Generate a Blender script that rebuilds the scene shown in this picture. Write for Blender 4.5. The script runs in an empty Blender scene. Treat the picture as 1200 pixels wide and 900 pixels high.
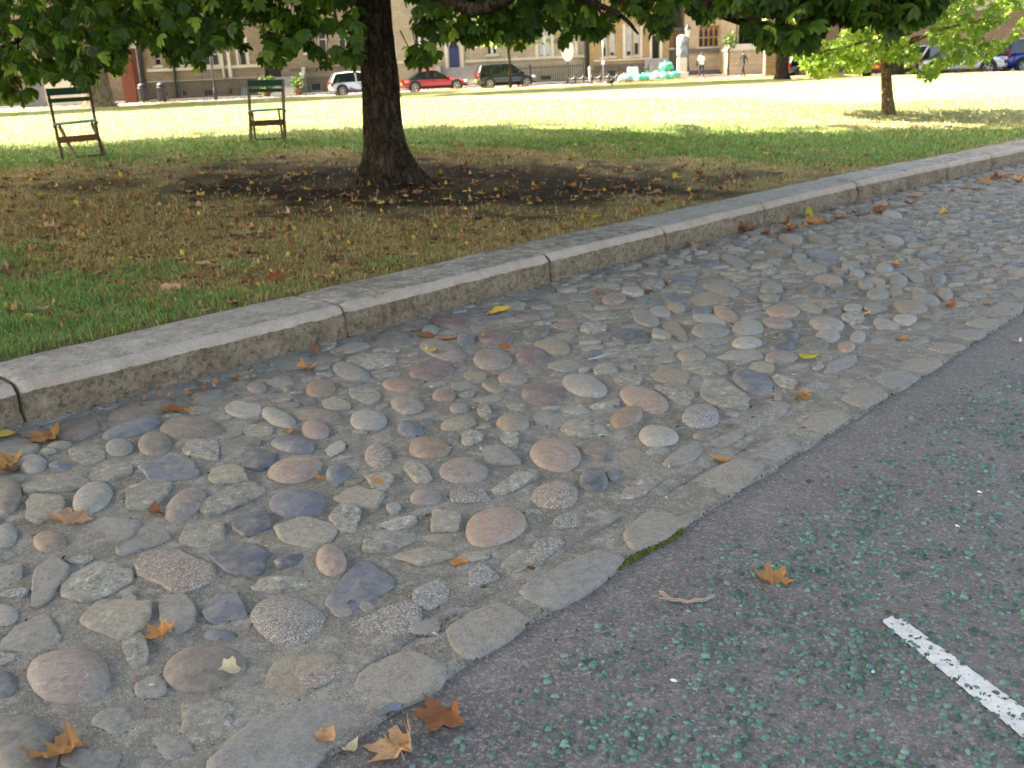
import bpy, bmesh, math, random
import numpy as np
from mathutils import Vector, Matrix, noise as mnoise
from math import radians, sin, cos, pi, sqrt, atan2

random.seed(7)
rng = np.random.default_rng(7)
SC = bpy.context.scene
COL = SC.collection

# ------------------------------------------------------------------ camera
CAM_H, F_PX, PITCH, ROLL = 1.4, 1150.0, 18.0, 2.6
cam_data = bpy.data.cameras.new("camera")
cam = bpy.data.objects.new("camera", cam_data)
COL.objects.link(cam)
cam.matrix_world = (Matrix.Translation((0, 0, CAM_H)) @ Matrix.Rotation(radians(90 - PITCH), 4, 'X')
                    @ Matrix.Rotation(radians(-ROLL), 4, 'Z'))
cam_data.sensor_width = 36.0
cam_data.lens = 36.0 * F_PX / 1200.0
cam_data.clip_start = 0.05
cam_data.clip_end = 6000
cam_data.dof.use_dof = True
cam_data.dof.focus_distance = 2.9
cam_data.dof.aperture_fstop = 6.3
SC.camera = cam

# ------------------------------------------------------------------ sky, sun, exposure
SUN_ELEV = radians(47)
SUN_DIR = Vector((-0.98, 0.17, 0)).normalized() * cos(SUN_ELEV) + Vector((0, 0, sin(SUN_ELEV)))   # towards the sun
W = bpy.data.worlds.new("World")
SC.world = W
W.use_nodes = True
nt = W.node_tree
bg = nt.nodes["Background"]
sky = nt.nodes.new("ShaderNodeTexSky")
sky.sky_type = 'NISHITA'
sky.sun_disc = False
sky.sun_elevation = SUN_ELEV
sky.sun_rotation = atan2(SUN_DIR.x, SUN_DIR.y)
sky.air_density = 1.0
sky.dust_density = 4.0
sky.ozone_density = 0.6
nt.links.new(sky.outputs[0], bg.inputs[0])
bg.inputs[1].default_value = 0.12
sun_data = bpy.data.lights.new("sun", 'SUN')
sun_data.energy = 5.0
sun_data.angle = radians(0.53)
sun_data.color = (1.0, 0.965, 0.91)
sun = bpy.data.objects.new("sun", sun_data)
COL.objects.link(sun)
sun.rotation_euler = (-SUN_DIR).to_track_quat('-Z', 'Y').to_euler()
VS = SC.view_settings
SC.display_settings.display_device = 'sRGB'
VS.view_transform = 'Standard'
VS.look = 'None'
VS.gamma = 1.0
VS.exposure = 2.8
VS.use_white_balance = True
VS.white_balance_temperature = 8100
VS.white_balance_tint = 10
SC.cycles.max_bounces = 8
SC.cycles.diffuse_bounces = 4
SC.cycles.glossy_bounces = 3
SC.cycles.transmission_bounces = 6
SC.cycles.transparent_max_bounces = 8
SC.cycles.caustics_reflective = False
SC.cycles.caustics_refractive = False
SC.cycles.use_denoising = True

# ------------------------------------------------------------------ measuring: photo pixel -> point of the place
CAM_R = cam.matrix_world.to_3x3()


def ray(px, py):
    return CAM_R @ Vector(((px - 600) / F_PX, -(py - 450) / F_PX, -1.0))


def at_z(px, py, z=0.0):
    d = ray(px, py)
    t = (z - CAM_H) / d.z
    return Vector((d.x * t, d.y * t, z))


def at_y(px, py, y):
    d = ray(px, py)
    t = y / d.y
    return Vector((d.x * t, y, CAM_H + d.z * t))


CAM_RT = CAM_R.transposed()


def project(p):
    c = CAM_RT @ (Vector(p) - Vector((0, 0, CAM_H)))
    if c.z > -0.05:
        return (-9999, -9999)
    return (600 + F_PX * c.x / -c.z, 450 - F_PX * c.y / -c.z)


# along the kerb (u) and away from the road (n)
UX, UY = 0.7001, 0.7141


def un(u, n, z=0.0):
    return Vector((UX * u - UY * n, UY * u + UX * n, z))


def to_un(x, y):
    return UX * x + UY * y, -UY * x + UX * y


KERB_U = [-60, -10, 1.3, 5.0, 8.0, 9.4, 11.2, 13.1, 20, 60]
KERB_N = [4.6, 4.46, 4.36, 4.33, 4.27, 4.22, 4.07, 3.95, 3.45, 0.6]


def kerb_n(u):
    return float(np.interp(u, KERB_U, KERB_N))


GUTTER = 1.60


def gutter_n(u):
    return float(np.interp(u, [-4, .9, 1.4, 2.9, 5.7, 12, 60], [1.55, 1.557, 1.578, 1.598, 1.632, 1.62, -1.0]))


def sstep(a, b, x):
    t = min(1.0, max(0.0, (x - a) / (b - a)))
    return t * t * (3 - 2 * t)


def lawn_edge(x):                     # far edge of the lawn
    return float(np.interp(x, [-90, 14, 26, 90], [67, 67, 47.5, 47.5]))


def lawn_z(x, y, rough=True):
    u, n = to_un(x, y)
    s = n - kerb_n(u)
    z = 0.178 + 0.37 * sstep(0.45, 7.5, s)
    z = z + (0.07 - z) * sstep(17, 62, y)
    if rough:
        z += 0.012 * mnoise.noise((x * 1.3, y * 1.3, 0)) * sstep(0.47, 1.0, s) + 0.03 * mnoise.noise((x * .35, y * .35, 3)) * sstep(0.5, 2, s)
    z -= 0.35 * sstep(lawn_edge(x) - 0.2, lawn_edge(x) + 0.4, y)
    return z


def on_lawn(px, py):
    d = ray(px, py)
    t = 2.0
    while t < 120:
        p = Vector((0, 0, CAM_H)) + d * t
        if p.z < lawn_z(p.x, p.y):
            return Vector((p.x, p.y, lawn_z(p.x, p.y)))
        t += 0.03 if t < 20 else 0.15
    return Vector((d.x * 60, d.y * 60, 0))


# ------------------------------------------------------------------ building helpers
def lin(c):
    out = []
    for v in c:
        v = v / 255.0
        out.append(v / 12.92 if v <= 0.04045 else ((v + 0.055) / 1.055) ** 2.4)
    return out


def alb(c, k=1.0):
    return tuple(min(0.9, v * k) for v in lin(c)) + (1.0,)


def link(o, parent=None):
    COL.objects.link(o)
    if parent is not None:
        o.parent = parent
    return o


def mesh_obj(name, verts, faces, mats, parent=None, mi=None, smooth=False, colors=None):
    """verts: n x 3, faces: list of tuples or an m x k array; ONE mesh object"""
    me = bpy.data.meshes.new(name)
    if isinstance(faces, np.ndarray):
        m, k = faces.shape
        verts = np.asarray(verts, dtype=np.float32)
        me.vertices.add(len(verts))
        me.vertices.foreach_set("co", verts.ravel())
        me.loops.add(m * k)
        me.loops.foreach_set("vertex_index", faces.astype(np.int32).ravel())
        me.polygons.add(m)
        me.polygons.foreach_set("loop_start", np.arange(0, m * k, k, dtype=np.int32))
        me.update(calc_edges=True)
    else:
        me.from_pydata([tuple(v) for v in verts], [], faces)
        me.update()
    if not isinstance(mats, (list, tuple)):
        mats = [mats]
    for m_ in mats:
        me.materials.append(m_)
    if mi is not None:
        me.polygons.foreach_set("material_index", np.asarray(mi, dtype=np.int32))
    if smooth:
        me.polygons.foreach_set("use_smooth", np.ones(len(me.polygons), dtype=bool))
    if colors is not None:                     # one colour per vertex: own colour of each blade or leaf
        a = me.attributes.new("tint", 'FLOAT_COLOR', 'POINT')
        a.data.foreach_set("color", np.asarray(colors, dtype=np.float32).ravel())
    o = bpy.data.objects.new(name, me)
    return link(o, parent)


def thing(name, label, cat, loc=(0, 0, 0), rotz=0.0, group=None):
    o = bpy.data.objects.new(name, None)
    o.empty_display_size = 0.2
    o.location = loc
    o.rotation_euler = (0, 0, rotz)
    o['label'] = label
    o['category'] = cat
    if group:
        o['group'] = group
    return link(o)


def tag(o, label, cat, group=None):
    o['label'] = label
    o['category'] = cat
    if group:
        o['group'] = group
    return o


class MB:
    """collects shapes for ONE mesh"""

    def __init__(s):
        s.v, s.f, s.m = [], [], []

    def add(s, v, f, m=0):
        b = len(s.v)
        s.v.extend([tuple(p) for p in v])
        for q in f:
            s.f.append(tuple(i + b for i in q))
            s.m.append(m)
        return s

    def box(s, x0, x1, y0, y1, z0, z1, m=0):
        return s.add([(x0, y0, z0), (x1, y0, z0), (x1, y1, z0), (x0, y1, z0), (x0, y0, z1), (x1, y0, z1), (x1, y1, z1), (x0, y1, z1)],
                     [(0, 3, 2, 1), (4, 5, 6, 7), (0, 1, 5, 4), (1, 2, 6, 5), (2, 3, 7, 6), (3, 0, 4, 7)], m)

    def bar(s, a, b, w, d, m=0, up=(0, 0, 1)):
        a, b = Vector(a), Vector(b)
        t = (b - a).normalized()
        x = t.cross(Vector(up))
        if x.length < 1e-4:
            x = t.cross(Vector((0, 1, 0)))
        x.normalize()
        y = x.cross(t)
        v = []
        for p in (a, b):
            for i, j in ((-1, -1), (1, -1), (1, 1), (-1, 1)):
                v.append(p + x * (i * w / 2) + y * (j * d / 2))
        return s.add(v, [(3, 2, 1, 0), (4, 5, 6, 7), (0, 1, 5, 4), (1, 2, 6, 5), (2, 3, 7, 6), (3, 0, 4, 7)], m)

    def tube(s, pts, rad, n=8, m=0, cap=True, wob=0.0):
        pts = [Vector(p) for p in pts]
        if not isinstance(rad, (list, tuple)):
            rad = [rad] * len(pts)
        v, f = [], []
        ref = Vector((0.31, 0.2, 0.93))
        for i, p in enumerate(pts):
            t = (pts[min(i + 1, len(pts) - 1)] - pts[max(i - 1, 0)]).normalized()
            x = t.cross(ref)
            if x.length < 1e-3:
                x = t.cross(Vector((1, 0, 0)))
            x.normalize()
            y = t.cross(x)
            for k in range(n):
                a = 2 * pi * k / n
                r = rad[i]
                if wob:
                    r *= 1 + wob * mnoise.noise(p * 2.1 + Vector((cos(a), sin(a), 0)) * 1.3)
                v.append(p + x * (cos(a) * r) + y * (sin(a) * r))
        for i in range(len(pts) - 1):
            for k in range(n):
                f.append((i * n + k, i * n + (k + 1) % n, (i + 1) * n + (k + 1) % n, (i + 1) * n + k))
        if cap:
            f.append(tuple(range(n - 1, -1, -1)))
            f.append(tuple(range((len(pts) - 1) * n, len(pts) * n)))
        return s.add(v, f, m)

    def lathe(s, prof, c=(0, 0, 0), n=16, m=0, sx=1, sy=1):
        v, f = [], []
        for r, z in prof:
            for k in range(n):
                a = 2 * pi * k / n
                v.append((c[0] + cos(a) * r * sx, c[1] + sin(a) * r * sy, c[2] + z))
        for i in range(len(prof) - 1):
            for k in range(n):
                f.append((i * n + k, i * n + (k + 1) % n, (i + 1) * n + (k + 1) % n, (i + 1) * n + k))
        f.append(tuple(range(n - 1, -1, -1)))
        f.append(tuple(range((len(prof) - 1) * n, len(prof) * n)))
        return s.add(v, f, m)

    def prism(s, poly, y0, y1, m=0):
        """polygon in x,z pushed from y0 to y1"""
        n = len(poly)
        v = [(x, y0, z) for x, z in poly] + [(x, y1, z) for x, z in poly]
        f = [tuple(range(n)), tuple(range(2 * n - 1, n - 1, -1))]
        f += [(i, i + n, (i + 1) % n + n, (i + 1) % n) for i in range(n)]
        return s.add(v, f, m)

    def build(s, name, mats, parent=None, smooth=False, bevel=0.0):
        o = mesh_obj(name, s.v, s.f, mats, parent, s.m, smooth)
        if bevel:
            md = o.modifiers.new("edge", 'BEVEL')
            md.width = bevel
            md.segments = 2
            md.limit_method = 'ANGLE'
        return o


# ------------------------------------------------------------------ materials
class NT:
    def __init__(s, name):
        s.mat = bpy.data.materials.new(name)
        s.mat.use_nodes = True
        s.t = s.mat.node_tree
        s.p = s.t.nodes["Principled BSDF"]
        s.tc = s.t.nodes.new("ShaderNodeTexCoord")

    def n(s, kind, **kw):
        x = s.t.nodes.new(kind)
        for k, v in kw.items():
            setattr(x, k, v)
        return x

    def l(s, a, b):
        s.t.links.new(a, b)

    def noise(s, scale, detail=4, rough=0.55, coord="Object", stretch=None, per_object=False, w=0.0):
        x = s.n("ShaderNodeTexNoise")
        x.noise_dimensions = '4D'
        x.inputs["Scale"].default_value = scale
        x.inputs["Detail"].default_value = detail
        x.inputs["Roughness"].default_value = rough
        x.inputs["W"].default_value = w
        src = s.tc.outputs[coord]
        if stretch:
            mp = s.n("ShaderNodeMapping")
            mp.inputs["Scale"].default_value = stretch
            s.l(src, mp.inputs[0])
            src = mp.outputs[0]
        s.l(src, x.inputs["Vector"])
        if per_object:
            oi = s.n("ShaderNodeObjectInfo")
            mu = s.n("ShaderNodeMath", operation='MULTIPLY_ADD')
            mu.inputs[1].default_value = 57.0
            mu.inputs[2].default_value = w
            s.l(oi.outputs["Random"], mu.inputs[0])
            s.l(mu.outputs[0], x.inputs["W"])
        return x.outputs["Fac"]

    def ramp(s, fac, stops, interp='LINEAR'):
        r = s.n("ShaderNodeValToRGB")
        r.color_ramp.interpolation = interp
        el = r.color_ramp.elements
        while len(el) < len(stops):
            el.new(0.5)
        for e, (pos, c) in zip(el, stops):
            e.position = pos
            e.color = c if len(c) == 4 else tuple(c) + (1,)
        s.l(fac, r.inputs[0])
        return r.outputs[0]

    def band(s, fac, a, b):
        r = s.n("ShaderNodeMapRange")
        r.inputs[1].default_value = a
        r.inputs[2].default_value = b
        s.l(fac, r.inputs[0])
        return r.outputs[0]

    def mix(s, fac, a, b, blend='MIX'):
        x = s.n("ShaderNodeMix", data_type='RGBA', blend_type=blend)
        for sock, v in ((x.inputs[0], fac), (x.inputs[6], a), (x.inputs[7], b)):
            if isinstance(v, (int, float)):
                sock.default_value = v
            elif isinstance(v, tuple):
                sock.default_value = v
            else:
                s.l(v, sock)
        return x.outputs[2]

    def math(s, op, a, b=0.0):
        x = s.n("ShaderNodeMath", operation=op)
        for sock, v in ((x.inputs[0], a), (x.inputs[1], b)):
            if isinstance(v, (int, float)):
                sock.default_value = v
            else:
                s.l(v, sock)
        return x.outputs[0]

    def bump(s, h, strength=0.4, dist=0.01, prev=None):
        x = s.n("ShaderNodeBump")
        x.inputs["Strength"].default_value = strength
        x.inputs["Distance"].default_value = dist
        s.l(h, x.inputs["Height"])
        if prev is not None:
            s.l(prev, x.inputs["Normal"])
        return x.outputs[0]

    def out(s, col=None, rough=0.8, normal=None, spec=0.5, metal=0.0):
        if col is not None:
            if isinstance(col, tuple):
                s.p.inputs["Base Color"].default_value = col
            else:
                s.l(col, s.p.inputs["Base Color"])
        if isinstance(rough, (int, float)):
            s.p.inputs["Roughness"].default_value = rough
        else:
            s.l(rough, s.p.inputs["Roughness"])
        s.p.inputs["Specular IOR Level"].default_value = spec
        s.p.inputs["Metallic"].default_value = metal
        if normal is not None:
            s.l(normal, s.p.inputs["Normal"])
        return s.mat


def simple(name, c, rough=0.6, spec=0.5, metal=0.0, vary=0.15, scale=3.0):
    t = NT(name)
    f = t.noise(scale, 5, per_object=True)
    a = alb(c)
    hi = tuple(min(.95, v * (1 + vary)) for v in a[:3]) + (1,)
    lo = tuple(v * (1 - vary) for v in a[:3]) + (1,)
    return t.out(t.ramp(f, [(.3, lo), (.7, hi)]), rough, t.bump(f, 0.1, 0.005), spec, metal)

# ================================================================== stone, mortar, asphalt
def stone_mat(name, c1, c2, speck=0.0, grain=160, bumpy=0.25, rough=0.72, lichen=0.0, vein=False):
    t = NT(name)
    c1 = tuple(v * .68 + g * .32 for v, g in zip(c1, (130, 124, 116)))
    c2 = tuple(v * .64 + g * .36 for v, g in zip(c2, (134, 128, 119)))
    big = t.noise(14, 3, per_object=True, w=1.3)
    col = t.ramp(big, [(.32, alb(c1)), (.68, alb(c2))])
    mid = t.noise(55, 5, .65, per_object=True, w=4.1)
    col = t.mix(t.band(mid, .35, .7), col, t.mix(1.0, col, (.62, .60, .57, 1), 'MULTIPLY'))
    if speck:
        sp = t.noise(grain, 2, .6, per_object=True, w=7.7)
        col = t.mix(t.math('MULTIPLY', t.band(sp, .52, .60), speck), col, alb((92, 90, 87)))
        col = t.mix(t.math('MULTIPLY', t.band(sp, .47, .40), speck), col, alb((176, 171, 163)))
    if lichen:
        li = t.noise(38, 6, .7, per_object=True, w=11.0)
        col = t.mix(t.math('MULTIPLY', t.band(li, .54, .60), lichen), col, alb((92, 88, 78)))
        col = t.mix(t.math('MULTIPLY', t.band(li, .44, .38), lichen), col, alb((188, 186, 176)))
    if vein:
        ve = t.noise(9, 2, .5, per_object=True, stretch=(1, 2.5, 1), w=2.0)
        v2 = t.math('ABSOLUTE', t.math('SUBTRACT', ve, .5))
        col = t.mix(t.math('MULTIPLY', t.band(v2, .010, .0), .28), col, alb((214, 204, 194)))
    fine = t.noise(grain * 1.3, 3, .6, per_object=True, w=3.0)
    dust = t.noise(22, 4, .6, per_object=True, w=5.5)
    col = t.mix(t.math('MULTIPLY', t.band(dust, .45, .70), .6), col, alb((142, 138, 129)))
    grime = t.noise(75, 4, .7, per_object=True, w=8.5)
    col = t.mix(t.math('MULTIPLY', t.band(grime, .56, .68), .55), col, t.mix(1.0, col, (.55, .53, .50, 1), 'MULTIPLY'))
    pit = t.noise(140, 2, .5, per_object=True, w=13.5)
    pm = t.band(pit, .64, .70)
    col = t.mix(t.math('MULTIPLY', pm, .6), col, alb((84, 80, 74)))
    nb = t.bump(mid, bumpy * 1.4, .005)
    nb = t.bump(fine, bumpy * .8, .0012, nb)
    return t.out(col, rough, nb, .35)


SM = {
    'mauve': stone_mat("mauve_stone", (138, 121, 118), (150, 135, 131), vein=True, rough=.6),
    'purple': stone_mat("purple_stone", (112, 90, 94), (128, 106, 108), rough=.58),
    'redbrown': stone_mat("red_brown_stone", (142, 104, 92), (150, 120, 110), rough=.6),
    'pink': stone_mat("pink_stone", (176, 142, 124), (164, 140, 132), vein=True, rough=.6),
    'orange': stone_mat("orange_stone", (154, 120, 96), (146, 124, 108), rough=.6),
    'tan': stone_mat("tan_stone", (150, 130, 108), (158, 144, 124), speck=.25, rough=.68),
    'brown': stone_mat("brown_grey_stone", (118, 108, 98), (128, 114, 108), rough=.62),
    'grey': stone_mat("grey_stone", (132, 132, 128), (148, 146, 140), speck=.15, bumpy=.4),
    'darkgrey': stone_mat("dark_grey_stone", (92, 92, 92), (106, 104, 104), rough=.6),
    'slate': stone_mat("blue_slate_stone", (88, 97, 120), (104, 110, 126), rough=.55),
    'darkslate': stone_mat("dark_slate_stone", (66, 72, 92), (84, 88, 104), rough=.5),
    'light': stone_mat("pale_grey_stone", (168, 165, 160), (154, 150, 146), rough=.65, vein=True),
    'white': stone_mat("whitish_stone", (188, 184, 176), (176, 168, 160), rough=.6),
    'roughgrey': stone_mat("rough_grey_stone", (136, 132, 121), (154, 150, 138), speck=.3, lichen=.6, bumpy=.7, rough=.9),
    'roughlight': stone_mat("rough_pale_stone", (158, 154, 142), (168, 164, 152), speck=.35, lichen=.75, bumpy=.75, rough=.9),
    'cream': stone_mat("cream_stone", (168, 160, 140), (160, 150, 134), speck=.2, lichen=.35, bumpy=.5, rough=.85),
    'granite': stone_mat("speckled_granite", (136, 130, 124), (128, 124, 122), speck=1.0, grain=210, bumpy=.5, rough=.8),
    'pinkgranite': stone_mat("pink_granite", (156, 130, 118), (150, 128, 120), speck=.8, grain=210, bumpy=.5, rough=.8),
    'bluegranite': stone_mat("blue_granite", (128, 132, 140), (138, 140, 144), speck=.8, grain=190, bumpy=.4, rough=.75),
}


def mortar_mat():
    t = NT("cement_mortar")
    a = t.noise(2.2, 4, .6)
    b = t.noise(16, 6, .7, w=2)
    c = t.noise(70, 5, .8, w=5)
    d = t.noise(230, 2, .6, w=6)
    col = t.ramp(a, [(.3, alb((102, 98, 90))), (.5, alb((121, 117, 109))), (.72, alb((137, 133, 125)))])
    col = t.mix(t.math('MULTIPLY', t.band(b, .5, .68), .75), col, alb((166, 163, 156)))
    col = t.mix(t.math('MULTIPLY', t.band(b, .46, .32), .75), col, alb((92, 88, 80)))
    col = t.mix(t.math('MULTIPLY', t.band(c, .53, .66), .7), col, alb((84, 81, 74)))
    col = t.mix(t.math('MULTIPLY', t.band(c, .45, .34), .6), col, alb((170, 166, 158)))
    col = t.mix(t.math('MULTIPLY', t.band(d, .58, .64), .8), col, alb((182, 178, 170)))
    nb = t.bump(b, .9, .02)
    nb = t.bump(c, .9, .006, nb)
    nb = t.bump(d, .4, .001, nb)
    return t.out(col, .95, nb, .2)


M_MORTAR = mortar_mat()


def asphalt_mat():
    t = NT("worn_asphalt")
    a = t.noise(1.4, 5, .7)
    b = t.noise(9, 5, .65, w=2)
    c = t.noise(150, 4, .8, w=5)
    d = t.noise(260, 2, .6, w=9)
    col = t.ramp(a, [(.3, alb((89, 84, 83))), (.7, alb((113, 107, 105)))])
    col = t.mix(t.math('MULTIPLY', t.band(b, .52, .72), .6), col, alb((130, 125, 124)))
    col = t.mix(t.math('MULTIPLY', t.band(b, .44, .30), .6), col, alb((82, 77, 76)))
    col = t.mix(t.math('MULTIPLY', t.band(c, .53, .62), .65), col, alb((66, 62, 63)))
    vo = t.n('ShaderNodeTexVoronoi')
    vo.inputs['Scale'].default_value = 130
    t.l(t.tc.outputs['Object'], vo.inputs['Vector'])
    vg = t.n('ShaderNodeSeparateColor')
    t.l(vo.outputs['Color'], vg.inputs[0])
    col = t.mix(t.math('MULTIPLY', t.band(vg.outputs[0], .70, .95), .55), col, alb((150, 145, 144)))
    col = t.mix(t.math('MULTIPLY', t.band(vg.outputs[1], .80, .95), .5), col, alb((58, 55, 56)))
    col = t.mix(t.math('MULTIPLY', t.band(d, .62, .67), .8), col, alb((176, 172, 170)))
    rust = t.noise(5.5, 2, .5, w=14)
    col = t.mix(t.math('MULTIPLY', t.band(rust, .70, .78), .5), col, alb((122, 96, 84)))
    nb = t.bump(b, .35, .02)
    nb = t.bump(c, .8, .004, nb)
    nb = t.bump(vo.outputs['Distance'], .5, .002, nb)
    return t.out(col, t.ramp(b, [(.3, (.6,) * 3), (.7, (.8,) * 3)]), nb, .4)


M_ASPHALT = asphalt_mat()


def tinted(name, rough=.8, spec=.3, trans=0.0, bump=0.0, scale=90, vary=.35):
    t = NT(name)
    at = t.n("ShaderNodeAttribute", attribute_name="tint")
    f = t.noise(scale, 4, .6)
    lo = t.mix(1.0, at.outputs[0], (1 - vary, 1 - vary, 1 - vary, 1), 'MULTIPLY')
    hi = t.mix(1.0, at.outputs[0], (1 + vary * .6,) * 3 + (1,), 'MULTIPLY')
    col = t.mix(t.band(f, .35, .65), lo, hi)
    m = t.out(col, rough, t.bump(f, bump, .004) if bump else None, spec)
    if trans:
        tr = t.n("ShaderNodeBsdfTranslucent")
        t.l(col, tr.inputs[0])
        mx = t.n("ShaderNodeMixShader")
        mx.inputs[0].default_value = trans
        t.l(t.p.outputs[0], mx.inputs[1])
        t.l(tr.outputs[0], mx.inputs[2])
        t.l(mx.outputs[0], t.t.nodes["Material Output"].inputs[0])
    return m


# ------------------------------------------------------------------ ground and road
ground = mesh_obj("ground", [(-3000, -3000, -1.2), (3000, -3000, -1.2), (3000, 3000, -1.2), (-3000, 3000, -1.2)], [(0, 1, 2, 3)],
                  simple("far_soil", (110, 112, 84), .95))
ground['kind'] = 'structure'
ROAD_Z = -0.014
us = np.concatenate([[-200, -60], np.arange(-6, 14, .25), [15, 17, 20, 26, 40, 60, 200]])
v, f = [], []
for u in us:
    g = gutter_n(min(u, 60)) + .03
    for n in (-150, -20, g - 3, g - 1.2, g):
        v.append(un(u, n, ROAD_Z))
for i in range(len(us) - 1):
    for j in range(4):
        f.append((i * 5 + j, (i + 1) * 5 + j, (i + 1) * 5 + j + 1, i * 5 + j + 1))
road = mesh_obj("road", v, f, M_ASPHALT)
road['kind'] = 'structure'

# green stone chips pressed into the road
N = 190000
uu = rng.uniform(-1.2, 13.5, N) ** 1.0
uu = -1.2 + (uu + 1.2) ** 1.55 / (14.7 ** .55)
nn = 1.53 - rng.uniform(0, 1, N) ** 1.0 * (1.2 + .55 * (uu + 1.2))
keep = []
for a, b in zip(uu, nn):
    cl = mnoise.noise((a * 5.2, b * 5.2, 1.0)) + .6 * mnoise.noise((a * 14, b * 14, 4.0)) + .35 * mnoise.noise((a * 1.1, b * 1.1, 8.0))
    edge = sstep(0.02, .35, 1.53 - b)
    keep.append(random.random() < edge * (.20 + .80 * sstep(-.35, .5, cl)))
uu, nn = uu[keep], nn[keep]
V, Fc, Cc = [], [], []
base = 0
chip_cols = [alb(c)[:3] for c in ((86, 124, 110), (100, 136, 122), (74, 110, 98), (112, 144, 132), (88, 128, 116), (68, 98, 86), (58, 82, 74))]
for a, b in zip(uu, nn):
    r = random.choice((1, 1, 1, .75, .5)) * random.uniform(.006, .0125) * (1.15 if random.random() < .15 else 1)
    k = 6
    ang = random.random() * 6.28
    el = random.uniform(.55, 1)
    h = r * random.uniform(.25, .5)
    tx, ty = random.uniform(-.25, .25), random.uniform(-.25, .25)
    c = un(a, b, ROAD_Z)
    ring = []
    for j in range(k):
        t_ = 2 * pi * j / k + random.uniform(-.3, .3)
        rr = r * random.uniform(.8, 1.15)
        x, y = cos(t_) * rr, sin(t_) * rr * el
        ring.append((x * cos(ang) - y * sin(ang), x * sin(ang) + y * cos(ang)))
    for x, y in ring:
        V.append((c.x + x, c.y + y, c.z - .003))
    for x, y in ring:
        V.append((c.x + x * .72, c.y + y * .72, c.z + h * (1 + tx * x / r + ty * y / r)))
    col = random.choice(chip_cols)
    q = random.uniform(.72, 1.12)
    if random.random() < .35:                 # tar still clings to some
        k_t = random.uniform(.3, .8)
        col = tuple(c_ * (1 - k_t) + g_ * k_t for c_, g_ in zip(col, (.115, .108, .106)))
    Cc.extend([(col[0] * q, col[1] * q, col[2] * q, 1)] * (2 * k))
    for j in range(k):
        j2 = (j + 1) % k
        Fc.append((base + j, base + j2, base + k + j2))
        Fc.append((base + j, base + k + j2, base + k + j))
    for j in range(1, k - 1):
        Fc.append((base + k, base + k + j, base + k + j + 1))
    base += 2 * k
chips = mesh_obj("green_chippings", np.array(V), np.array(Fc), tinted("green_chip", .7, .35, bump=.2, scale=260, vary=.25), colors=np.array(Cc))
chips['kind'] = 'stuff'

# white painted line, worn through in places
lw = [at_z(*p, ROAD_Z) for p in ((1032, 729), (1050, 721.5), (1237, 858), (1240, 900))]
M_PAINT = None
t = NT("road_paint")
a_ = t.noise(30, 5, .7)
b_ = t.noise(140, 3, .6, w=3)
col = t.ramp(a_, [(.3, alb((176, 176, 176))), (.6, alb((206, 206, 204)))])
col = t.mix(t.math('MULTIPLY', t.band(b_, .58, .7), .6), col, alb((120, 118, 118)))
M_PAINT = t.out(col, .7, t.bump(b_, .5, .003), .3)
nl, nw = 130, 16
A, B, C_, D = lw[0], lw[1], lw[2], lw[3]
v, f = [], []
for i in range(nl + 1):
    s_ = i / nl
    p0 = A.lerp(D, s_)
    p1 = B.lerp(C_, s_)
    for j in range(nw + 1):
        p = p0.lerp(p1, j / nw)
        q = p + Vector((mnoise.noise(p * 60), mnoise.noise(p * 60 + Vector((9, 9, 9))), 0)) * .0025
        v.append((q.x, q.y, ROAD_Z + .004 + .0012 * mnoise.noise(p * 90)))
for i in range(nl):
    for j in range(nw):
        p = Vector(v[i * (nw + 1) + j])
        ed = min(j, nw - 1 - j) + min(i, 3)
        w_ = mnoise.noise(p * 55) + .5 * mnoise.noise(p * 130)
        if w_ > .50 or (ed < 2 and mnoise.noise(p * 85 + Vector((3, 3, 3))) > .12):
            continue
        a = i * (nw + 1) + j
        f.append((a, a + nw + 1, a + nw + 2, a + 1))
line = mesh_obj("road_marking", v, f, M_PAINT)
line['kind'] = 'structure'

# ------------------------------------------------------------------ cobbled strip: mortar bed
us = np.concatenate([np.arange(-3, 9, .022), np.arange(9, 15, .045), np.arange(15, 26, .3), np.arange(26, 61, 2.5)])
NN = 120


def bed_z(u, n):
    x = .010 * mnoise.noise((u * 1.6, n * 1.6, 0)) + .0055 * mnoise.noise((u * 6.5, n * 6.5, 2)) + .003 * mnoise.noise((u * 17, n * 17, 5)) + .0016 * mnoise.noise((u * 45, n * 45, 8))
    return x - .002 + .0022 * mnoise.noise((u * 28, n * 28, 11))


v = []
for u in us:
    n0, n1 = gutter_n(u) + .16, kerb_n(u) + .06
    for j in range(NN + 1):
        n = n0 + (n1 - n0) * j / NN
        v.append(un(u, n, bed_z(u, n) - (.03 if j == 0 else 0)))
m, k = len(us), NN + 1
idx = np.arange(m * k).reshape(m, k)
f = np.stack([idx[:-1, :-1].ravel(), idx[1:, :-1].ravel(), idx[1:, 1:].ravel(), idx[:-1, 1:].ravel()], 1)
strip = mesh_obj("cobbled_strip", np.array([tuple(p) for p in v]), f, M_MORTAR, smooth=True)
strip['kind'] = 'structure'

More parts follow.
